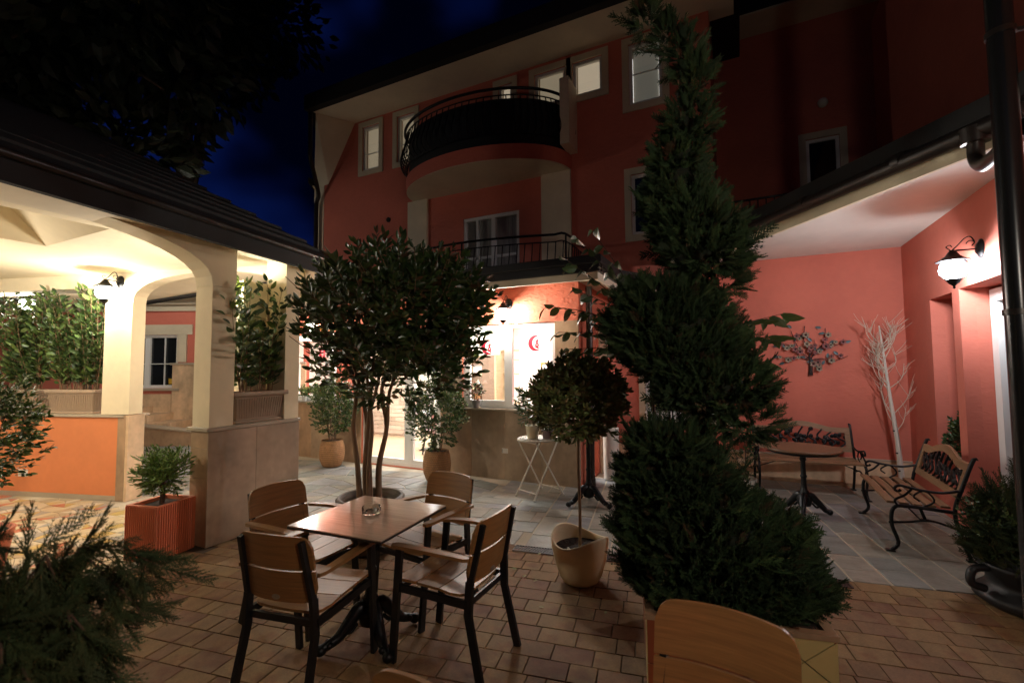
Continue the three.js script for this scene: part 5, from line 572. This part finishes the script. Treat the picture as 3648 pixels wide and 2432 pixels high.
{ // nandina in the ribbed terracotta box
  const o = thing('terracotta_planter', 'tall ribbed terracotta square planter with feathery green plant at the pavilion entrance', 'potted shrub', [-4.72, 0, -2.4], 13 * RAD); const w = 0.34, h = 0.47;
  part('body', [box(w, h, 0.03, 0, h / 2, w / 2), box(w, h, 0.03, 0, h / 2, -w / 2), box(0.03, h, w - 0.03, w / 2 - 0.015, h / 2, 0), box(0.03, h, w - 0.03, -w / 2 + 0.015, h / 2, 0)], M.terracotta, o); for (let f = 0; f < 4; f++) for (let i = 0; i < 16; i++) part('rib', box(0.012, h - 0.012, 0.012, (i + 0.5) / 16 * w - w / 2, h / 2 - 0.002, (f % 2 ? w / 2 + 0.004 : w / 2 + 0.019), 0.004).rotateY(f * Math.PI / 2), M.terracotta, o); part('soil', box(w - 0.05, 0.02, w - 0.05, 0, h - 0.04, 0), M.soil, o);
  const r = rngOf(24); part('stem', taper([[0, h - 0.03, 0], [0.01, 0.58, 0], [0, 0.66, 0]], 0.022, 0.014, 8, 8), M.bark, o); const l = [], st = []; for (let k = 0; k < 130; k++) { const d = rdir(r), q = 0.55 + 0.45 * Math.sqrt(r()); const e = V3(d.x * 0.25 * q, 0.74 + d.y * 0.26 * q, d.z * 0.25 * q), c = new THREE.CatmullRomCurve3([V3(0, 0.56 + r() * 0.1, 0), V3(d.x * 0.1, 0.7 + d.y * 0.12, d.z * 0.1), e]); st.push(taper(c.points, 0.003, 0.0012, 6, 4)); for (let j = 0; j < 22; j++) { const t = 0.35 + 0.65 * j / 22, q = c.getPointAt(t), a = r() * 6.28; const s = V3(Math.cos(a), -0.1 + r() * 0.4, Math.sin(a)); l.push(orient(q, s.addScaledVector(c.getTangentAt(t), 0.9), r() * 3, 0.8 + r() * 0.5)); } } part('twig', st, M.bark, o); foliage(o, 'crown', leafN, M.leafMat, l, [[0.15, 0.27, 0.05], [0.12, 0.22, 0.045], [0.19, 0.31, 0.07]], 25);
}
bushInPot('potted_shrub', 'low dark shrub behind the feathery plant inside the pavilion passage', [-5.75, 0, -3.5], 26, lathe([[0, 0.004], [0.14, 0.004], [0.2, 0.3], [0.18, 0.3], [0.16, 0.27]], 24), M.stone, 0.28, [0, 0.62, 0], [0.26, 0.3, 0.26], 150, 7, leafT, GREEN, { soilR: 0.16, len: 0.08, inner: 0.3, s: 1.2 });
{ // cherry sapling whose twigs stick out on both sides of the spiral
  const o = thing('leafy_sapling', 'loose sapling with large toothed leaves behind the spiral juniper', 'tree', [-0.62, 0, -3.75]); const r = rngOf(41); part('trunk', taper([[0, 0.0, 0], [0.02, 0.9, 0.02], [0.0, 1.6, 0], [0.02, 2.2, 0]], 0.02, 0.008, 14, 7), M.bark, o); const L = leafGeo(0.15, 0.068, 0.2, 0.3, 5); const lm = [[0.08, 0.14, 0.04], [0.065, 0.12, 0.035], [0.1, 0.16, 0.045]].map((t) => Object.assign(leafy(0.5, 0.25), { color: col(...t) }));
  const right = V3(0.897, 0, -0.44);
  for (const [len, y0, dy, dz] of [[-0.78, 2.02, 0.1, 0.1], [-0.66, 2.1, 0.4, 0], [-0.55, 2.15, 0.5, 0.05], [-0.72, 1.9, 0.02, 0.0], [-0.6, 1.8, -0.02, 0.15], [1.08, 1.85, 0.22, -0.1], [1.02, 1.8, 0.08, 0], [0.9, 1.65, 0.0, 0.1], [-0.42, 2.2, 0.5, 0.1], [-0.62, 2.05, 0.22, -0.1], [-0.5, 1.95, 0.12, 0.1]]) { const e = right.clone().multiplyScalar(len).add(V3(0, y0 + dy, dz)); const c = new THREE.CatmullRomCurve3([V3(0.01, y0 - 0.25, 0), right.clone().multiplyScalar(len * 0.5).add(V3(0, y0 + dy * 0.4 - 0.02, dz * 0.5)), e]); part('twig', taper(c.points, 0.006, 0.002, 10, 5), M.bark, o); const n = Math.round(4 + Math.abs(len) * 12); for (let j = 0; j < n; j++) { const t = 0.35 + 0.65 * j / (n - 1), q = c.getPointAt(t), tg = c.getTangentAt(t), s = j % 2 ? 1 : -1; const d = tg.clone().multiplyScalar(0.6).add(V3(0, -0.45 + (r() - 0.5) * 0.5, 0)).addScaledVector(V3(0.44, 0, 0.897), s * (0.5 + r() * 0.4)); part('leaf', L, lm[Math.floor(r() * 3)], o).applyMatrix4(orient(q, d, (r() - 0.5) * 1.5, 0.75 + r() * 0.4)); } }
  part('pot', lathe([[0, 0.004], [0.14, 0.004], [0.18, 0.32], [0.16, 0.32], [0.15, 0.29], [0, 0.28]], 24), M.stone, o);
}
{ // black pot with dark shrub at the right
  const o = thing('potted_shrub', 'dark feathery shrub in a heavy black pot at the lower right edge', 'potted shrub', [1.74, 0, -4.42]); o.scale.setScalar(0.86); const r = rngOf(91); part('pot', lathe([[0, 0.004], [0.3, 0.004], [0.36, 0.05], [0.34, 0.1], [0.28, 0.15], [0.27, 0.2], [0.33, 0.3], [0.35, 0.34], [0.31, 0.34], [0.28, 0.3], [0, 0.29]], 32), std(col(0.012, 0.012, 0.013), 0.5), o); for (const s of [-1, 1]) part('handle', tube([[s * 0.3, 0.3, -s * 0.1], [s * 0.4, 0.28, -s * 0.13], [s * 0.42, 0.18, -s * 0.14], [s * 0.33, 0.14, -s * 0.12]], 0.03, 20, 8), std(col(0.012, 0.012, 0.013), 0.5), o);
  const g = sprayGeo(0.14, 95, 0.6); const s = (r) => { const d = rdir(r); const k = 0.35 + 0.65 * Math.sqrt(r()); const up = Math.abs(d.y); const p = V3(d.x * 0.34 * k, 0.32 + up * 0.7 * k, d.z * 0.34 * k); return [p, d.add(V3(0, 0.5, 0))]; }; foliage(o, 'crown', g, M.needle, sprayCloud(r, 750, s, 1.1), [[0.03, 0.055, 0.02], [0.04, 0.06, 0.018], [0.06, 0.07, 0.02]], 96); const [l] = shootLeaves(r, [-0.1, 0.6, 0.1], [0.32, 0.28, 0.3], 110, 6, { len: 0.08 }); foliage(o, 'lower_leaves', leafT, M.leafMat, l, GREEN, 97);
  const st = []; for (let k = 0; k < 9; k++) { const d = rdir(r); st.push(taper([[d.x * 0.05, 0.29, d.z * 0.05], [d.x * 0.2, 0.6, d.z * 0.2], [d.x * 0.35, 0.85, d.z * 0.35]], 0.008, 0.003, 6, 5)); } part('stem', st, M.bark, o);
}
{ // white birch ornament
  const o = thing('birch_ornament', 'bare white birch trunk with thin twigs standing against the coral wall', 'ornamental tree', [1.78, 0, -7.5]); const r = rngOf(33); const wb = std(0xffffff, 0.7, { map: tex(128, 256, (u, v) => { const m = fbm(u, v, 3, 30, 3, 7) > 0.72 ? 0.35 : 1; return [0.62 * m, 0.58 * m, 0.5 * m]; }, true, [1, 1]) }); const wt = std(col(0.55, 0.48, 0.38), 0.7);
  part('trunk', taper([[0.03, 0.0, 0], [0.0, 0.6, 0.01], [-0.06, 1.25, 0.02], [-0.1, 1.8, 0], [-0.13, 2.15, 0.0]], 0.036, 0.008, 24, 8), wb, o); for (const y of [0.3, 0.52, 0.8, 1.38]) part('dark_knot', new THREE.SphereGeometry(0.012, 8, 6).scale(1.4, 0.8, 0.6).translate(0.022 - y * 0.06 - 0.01, y, 0.034 - y * 0.006), M.black, o);
  for (let k = 0; k < 26; k++) { const y = 0.75 + Math.pow(r(), 0.8) * 1.2, s = r() < 0.5 ? 1 : -1, len = (0.56 - 0.18 * (y - 0.75)) * (0.5 + r() * 0.5), a = (r() - 0.5) * 1.6, steep = 1.9 + r() * 2.2; const b = V3(0.03 - Math.max(0, y - 0.3) * 0.085, y, 0.01); const d = V3(s * Math.cos(a), steep, 0.35 * Math.abs(Math.sin(a))).normalize(); const m = b.clone().addScaledVector(d, len * 0.5).add(V3(s * (0.02 + r() * 0.05), -0.03 * r(), 0)), e = b.clone().addScaledVector(d, len).add(V3((r() - 0.5) * 0.08, 0, 0)); part('twig', taper([b, m, e], 0.006, 0.0022, 8, 5), wt, o); for (let j = 0; j < 5; j++) { const q = m.clone().lerp(e, r() * 0.9), dd = d.clone().add(V3((r() - 0.5) * 2.2, (r() - 0.4) * 0.6, r() * 0.5)).normalize(), l = 0.08 + r() * 0.14; part('twig', taper([q, q.clone().addScaledVector(dd, l * 0.5), q.clone().addScaledVector(dd, l).add(V3((r() - 0.5) * 0.05, 0.02, 0))], 0.0028, 0.0015, 4, 4), wt, o); } }
  part('base', lathe([[0, 0], [0.12, 0], [0.13, 0.05], [0, 0.06]], 20), M.stone, o);
}
{ // metal flower tree on the wall
  const o = thing('wall_ornament', 'metal tree with cream and pink flowers hung on the coral wall', 'wall art', [0.9, 1.5, -7.745]); o.scale.set(1.1, 1.06, 1); const r = rngOf(37); const dk = std(col(0.025, 0.018, 0.017), 0.45, { metalness: 0.5 }), teal = std(col(0.05, 0.085, 0.09), 0.45, { metalness: 0.3 }), cr = std(col(0.3, 0.25, 0.18), 0.5), pk = std(col(0.26, 0.1, 0.095), 0.5);
  part('trunk', taper([[0, 0, 0.02], [0.005, 0.13, 0.02], [-0.005, 0.24, 0.02]], 0.026, 0.012, 8, 8), dk, o); const tips = []; for (const [pts, w] of [[[[0, 0.2], [-0.01, 0.34], [-0.06, 0.46], [-0.045, 0.66]], 0.008], [[[0, 0.22], [-0.1, 0.32], [-0.16, 0.46], [-0.2, 0.6]], 0.007], [[[-0.1, 0.3], [-0.2, 0.4], [-0.34, 0.44]], 0.005], [[[0, 0.2], [-0.12, 0.24], [-0.3, 0.24], [-0.36, 0.28]], 0.006], [[[0.01, 0.22], [0.08, 0.34], [0.15, 0.42], [0.18, 0.62]], 0.007], [[[0.05, 0.3], [0.16, 0.36], [0.3, 0.4], [0.38, 0.44]], 0.006], [[[0.01, 0.2], [0.12, 0.22], [0.26, 0.19], [0.4, 0.25]], 0.006], [[[0.03, 0.18], [0.08, 0.12], [0.12, 0.08]], 0.004], [[[0, 0.26], [0.06, 0.38], [0.05, 0.48]], 0.005]]) { part('branch', taper(pts.map(([x, y]) => [x, y, 0.025]), w, w * 0.5, 12, 6), dk, o); const c = new THREE.CatmullRomCurve3(pts.map(([x, y]) => V3(x, y, 0.03))); for (let j = 0; j < 5; j++) tips.push(c.getPointAt(0.3 + 0.7 * j / 4)); }
  const petal = leafGeo(0.045, 0.026, 0.2, -0.2, 3), lf = leafGeo(0.075, 0.036, 0.15, 0.05, 4); tips.forEach((p, i) => { const q = p.clone().add(V3((r() - 0.5) * 0.1, (r() - 0.5) * 0.1, 0.005 + r() * 0.012)); if (i % 5 !== 4) { const f = new THREE.Group(); f.name = 'flower'; f.position.copy(q); const s = 0.7 + r() * 0.5; f.scale.setScalar(s); o.add(f); const m = r() < 0.5 ? cr : pk, n = 6; for (let k = 0; k < n; k++) part('petal', petal.clone().rotateX(0.35).rotateZ(k * 6.283 / n), m, f); part('flower_centre', new THREE.SphereGeometry(0.011, 8, 6).translate(0, 0, 0.006), dk, f); } if (i % 3 !== 1) part('leaf', lf.clone().rotateZ(r() * 6.28).translate(q.x + (r() - 0.5) * 0.09, q.y + (r() - 0.5) * 0.09, 0.022), teal, o); });
}
// small pots
const smallPot = (r0, r1, h) => lathe([[0, 0.002], [r0, 0.002], [r0 + 0.004, 0.01], [r1, h - 0.012], [r1 + 0.003, h], [r1 - 0.008, h], [r1 - 0.012, h - 0.02], [0, h - 0.03]], 32);
bushInPot('potted_plant', 'grassy plant in a cream pot on the white folding table', [-2.42, 0.727, -5.5], 71, smallPot(0.065, 0.092, 0.17), std(0xffffff, 0.4, { map: wallTint(0.66, 0.6, 0.42, 171) }), 0.15, [0, 0.42, 0], [0.16, 0.22, 0.16], 46, 7, leafN, GREEN, { stems: 12, sr: 0.003, len: 0.1, s: 2, cat: 'potted plant' });
bushInPot('potted_plant', 'trailing plant in a lilac pot on the white folding table', [-2.24, 0.727, -5.56], 72, smallPot(0.055, 0.075, 0.11), std(0xffffff, 0.5, { map: wallTint(0.3, 0.22, 0.24, 172) }), 0.1, [0.02, 0.2, 0], [0.13, 0.11, 0.13], 90, 6, leafT, GREEN, { stems: 6, sr: 0.003, len: 0.05, cat: 'potted plant' });
bushInPot('potted_plant', 'jade plant with pink blossom in a grey pot on the cafe window sill', [-3.6, 1.031, -6.065], 73, smallPot(0.045, 0.068, 0.12), std(0xffffff, 0.6, { map: wallTint(0.3, 0.29, 0.27, 173) }), 0.1, [-0.03, 0.24, 0.0], [0.13, 0.1, 0.08], 60, 6, leafT, [...GREEN, [0.3, 0.04, 0.06]], { stems: 7, sr: 0.005, len: 0.05, cat: 'potted plant' });
{ const o = thing('bird_lantern', 'small white tin lantern on a wire behind the jade plant', 'lantern', [-3.57, 1.034, -6.085]); part('wire', tube([[0.03, 0.0, 0], [0.08, 0.15, 0], [0.06, 0.32, 0], [0, 0.42, 0]], 0.002, 20, 4), M.iron, o); part('base', cyl(0.04, 0.04, 0.008), M.stonePale, o); part('lantern_body', cyl(0.03, 0.034, 0.07, -0.01, 0.29, 0), M.stonePale, o); part('lantern_roof', new THREE.ConeGeometry(0.05, 0.06, 12).translate(-0.01, 0.39, 0), M.whitePaint, o); part('rod', rod([-0.01, 0.0, 0], [-0.01, 0.3, 0], 0.004), M.iron, o); }
bushInPot('potted_plant', 'bright herb in a small white pot on the left cafe sill', [-7.05, 1.031, -6.06], 74, smallPot(0.05, 0.07, 0.11), M.white, 0.09, [0, 0.19, 0], [0.13, 0.1, 0.1], 60, 6, leafS, BRIGHT, { stems: 5, sr: 0.003, len: 0.05, cat: 'potted plant', mat: M.leafMat });
bushInPot('potted_plant', 'pale herb in a white pot at the far left of the cafe sill', [-7.35, 1.031, -6.06], 75, smallPot(0.05, 0.065, 0.1), M.white, 0.08, [0, 0.17, 0], [0.1, 0.09, 0.09], 40, 6, leafS, BRIGHT, { stems: 5, sr: 0.003, len: 0.05, cat: 'potted plant', mat: M.leafMat });
bushInPot('potted_plant', 'bushy plant in a cream pot standing in the wall niche', [2.2, 0.421, -6.58], 76, smallPot(0.11, 0.15, 0.24), M.whitePaint, 0.22, [0, 0.4, 0], [0.2, 0.22, 0.2], 150, 7, leafS, GREEN, { stems: 8, sr: 0.005, len: 0.06, cat: 'potted plant' });
bushInPot('potted_plant', 'climbing plant in a low white bowl beside the far bench', [0.0, 0, -7.05], 77, lathe([[0, 0.004], [0.08, 0.004], [0.15, 0.06], [0.17, 0.13], [0.155, 0.13], [0.14, 0.1], [0, 0.09]], 28), M.whitePaint, 0.1, [-0.05, 0.5, 0], [0.2, 0.4, 0.2], 120, 7, leafT, GREEN, { stems: 8, sr: 0.004, len: 0.07, cat: 'potted plant', s: 1.3 });
{ const o = thing('window_planter', 'white window box with dark plants under the porch window', 'planter', [-1.05, 0.757, -7.66]); part('trough', box(0.62, 0.14, 0.15, 0, 0.07, 0, 0.01), M.white, o); part('rim', box(0.66, 0.025, 0.17, 0, 0.15, 0, 0.008), M.white, o); const r = rngOf(78); const [l, s] = shootLeaves(r, [0, 0.3, 0], [0.32, 0.15, 0.1], 110, 6, { len: 0.06 }); part('twig', mergeGeometries(stemGeo(s)), M.bark, o); foliage(o, 'crown', leafT, M.leaf, l, GREEN, 79); }
{ const o = thing('tall_cylinder_pot', 'tall pale cylinder pot beside the downpipe at the cafe corner', 'pot', [-1.72, 0, -6.75]); part('pot', lathe([[0, 0.004], [0.1, 0.004], [0.11, 0.02], [0.115, 0.75], [0.105, 0.75], [0.1, 0.7], [0, 0.69]], 32), M.whitePaint, o); part('soil', cyl(0.1, 0.1, 0.01, 0, 0.692, 0, 24), M.soil, o); }
{ // fallen leaves
  const r = rngOf(88); const g = leafGeo(0.05, 0.026, 0.3, 0.2, 4); const mats = [std(col(0.2, 0.22, 0.08), 0.6), std(col(0.12, 0.055, 0.03), 0.7), std(col(0.35, 0.32, 0.16), 0.6)]; 
  const spots = [[-1.72, -3.45, 0, 'curled green leaf on the pavers between the far chair and the cream pot'], [-1.56, -3.4, 2, 'left of two pale leaves lying together left of the cream pot'], [-1.45, -3.36, 2, 'right of two pale leaves lying together left of the cream pot'], [-1.93, -3.42, 1, 'large dry brown leaf on the pavers behind the right chair'], [-1.25, -3.0, 2, 'pale leaf on the open pavers in front of the cream pot'], [-1.35, -2.75, 1, 'small brown leaf on the pavers right of the profile chair'], [-1.62, -3.85, 2, 'pale leaf beside the long drain cover'], [-5.4, -5.35, 1, 'brown leaf on the slate between the left woven pot and the cafe door'], [-2.4, -4.4, 1, 'brown leaf on the slate in front of the folding table'], [-0.85, -3.1, 0, 'green leaf on the pavers between the cream pot and the tiled planter']];
  spots.forEach(([x, z, k, label]) => { const m = solo('fallen_leaf', g, mats[k], label, 'leaf', 'fallen leaves'); m.position.set(x, 0.008, z); m.rotation.set(-Math.PI / 2 + 0.15, 0, r() * 6.28); m.scale.setScalar(0.7 + r() * 0.5); });
}
// ---------------------------------------------------------------- dark trees beyond the pavilion
{ const lg = leafGeo(0.34, 0.2, 0.3, 0.2, 3); const dk = [[0.02, 0.03, 0.012], [0.015, 0.024, 0.01], [0.028, 0.036, 0.014]];
  [['broadleaf tree towering dark over the pavilion roof at the left', [-12.6, 0, -2.2], 8.6, [4.4, 4.6, 4.4], 9000], ['dark tree between the pavilion roof and the tall house', [-21, 0, -12], 6.2, [2.2, 2.4, 2.2], 3000], ['overhanging tree whose branches reach above the house eaves', [-15, 0, -8], 12.6, [3.3, 2.2, 3], 5000]].forEach(([label, p, cy, rad, n], i) => { const o = thing('dark_tree', label, 'tree', p, 0, 'trees beyond the pavilion'); const r = rngOf(200 + i); part('trunk', taper([[0, 0, 0], [0.15, cy * 0.4, 0.1], [0, cy * 0.8, 0]], 0.3, 0.12, 12, 10), M.bark, o); const br = []; for (let k = 0; k < 22; k++) { const d = rdir(r); br.push(taper([[0.1, cy * (0.45 + r() * 0.3), 0.05], [d.x * rad[0] * 0.45, cy + d.y * rad[1] * 0.35, d.z * rad[2] * 0.45], [d.x * rad[0] * 0.9, cy + d.y * rad[1] * 0.85, d.z * rad[2] * 0.9]], 0.09, 0.02, 8, 6)); } part('limb', br, M.bark, o); const cl = []; for (let k = 0; k < 70; k++) { const d = rdir(r), q = Math.sqrt(r()); cl.push(V3(d.x * rad[0] * q, cy + d.y * rad[1] * q, d.z * rad[2] * q)); } const l = []; for (let k = 0; k < n; k++) { const c = cl[Math.floor(r() * 70)], d = rdir(r), q = Math.cbrt(r()) * 1.15; l.push(orient(c.clone().addScaledVector(d, q), d.add(V3(0, -0.3, 0)), r() * 6.28, 0.7 + r() * 0.7)); } foliage(o, 'crown', lg, M.leafMat, l, dk, 210 + i); }); }
// lamps out of view: a lantern on the house wall at the right lights the near chair back, the pot and the pavers; an unseen globe lamp, added beyond the pavilion, lights the upper facade from the left
lantern([1.62, 2.62, -0.25], -Math.PI / 2, 'lantern on the house wall to the right, behind the camera', 6, WARM, false, 1);
{ const o = thing('added_facade_lamp', 'unseen globe lamp on a pole, added beyond the pavilion to light the upper facade', 'added lamp', [-11.3, 0, -4.4]); part('pole', taper([[0, 0, 0], [0, 2.2, 0], [0, 4.2, 0]], 0.06, 0.04, 12, 12), M.gutter, o); part('hood', lathe([[0, 0.12], [0.1, 0.1], [0.22, 0.0], [0.2, -0.01], [0, 0.06]], 24).translate(0, 4.55, 0), M.gutter, o); part('glass_globe', new THREE.SphereGeometry(0.18, 20, 14).translate(0, 4.38, 0), glowWhite, o); const l = new THREE.PointLight(WARM, 3.2, 0, 2); l.position.set(0, 4.38, 0); l.castShadow = true; l.shadow.radius = 7; l.name = 'added_facade_light'; o.add(l); }

renderer.render(scene, camera);
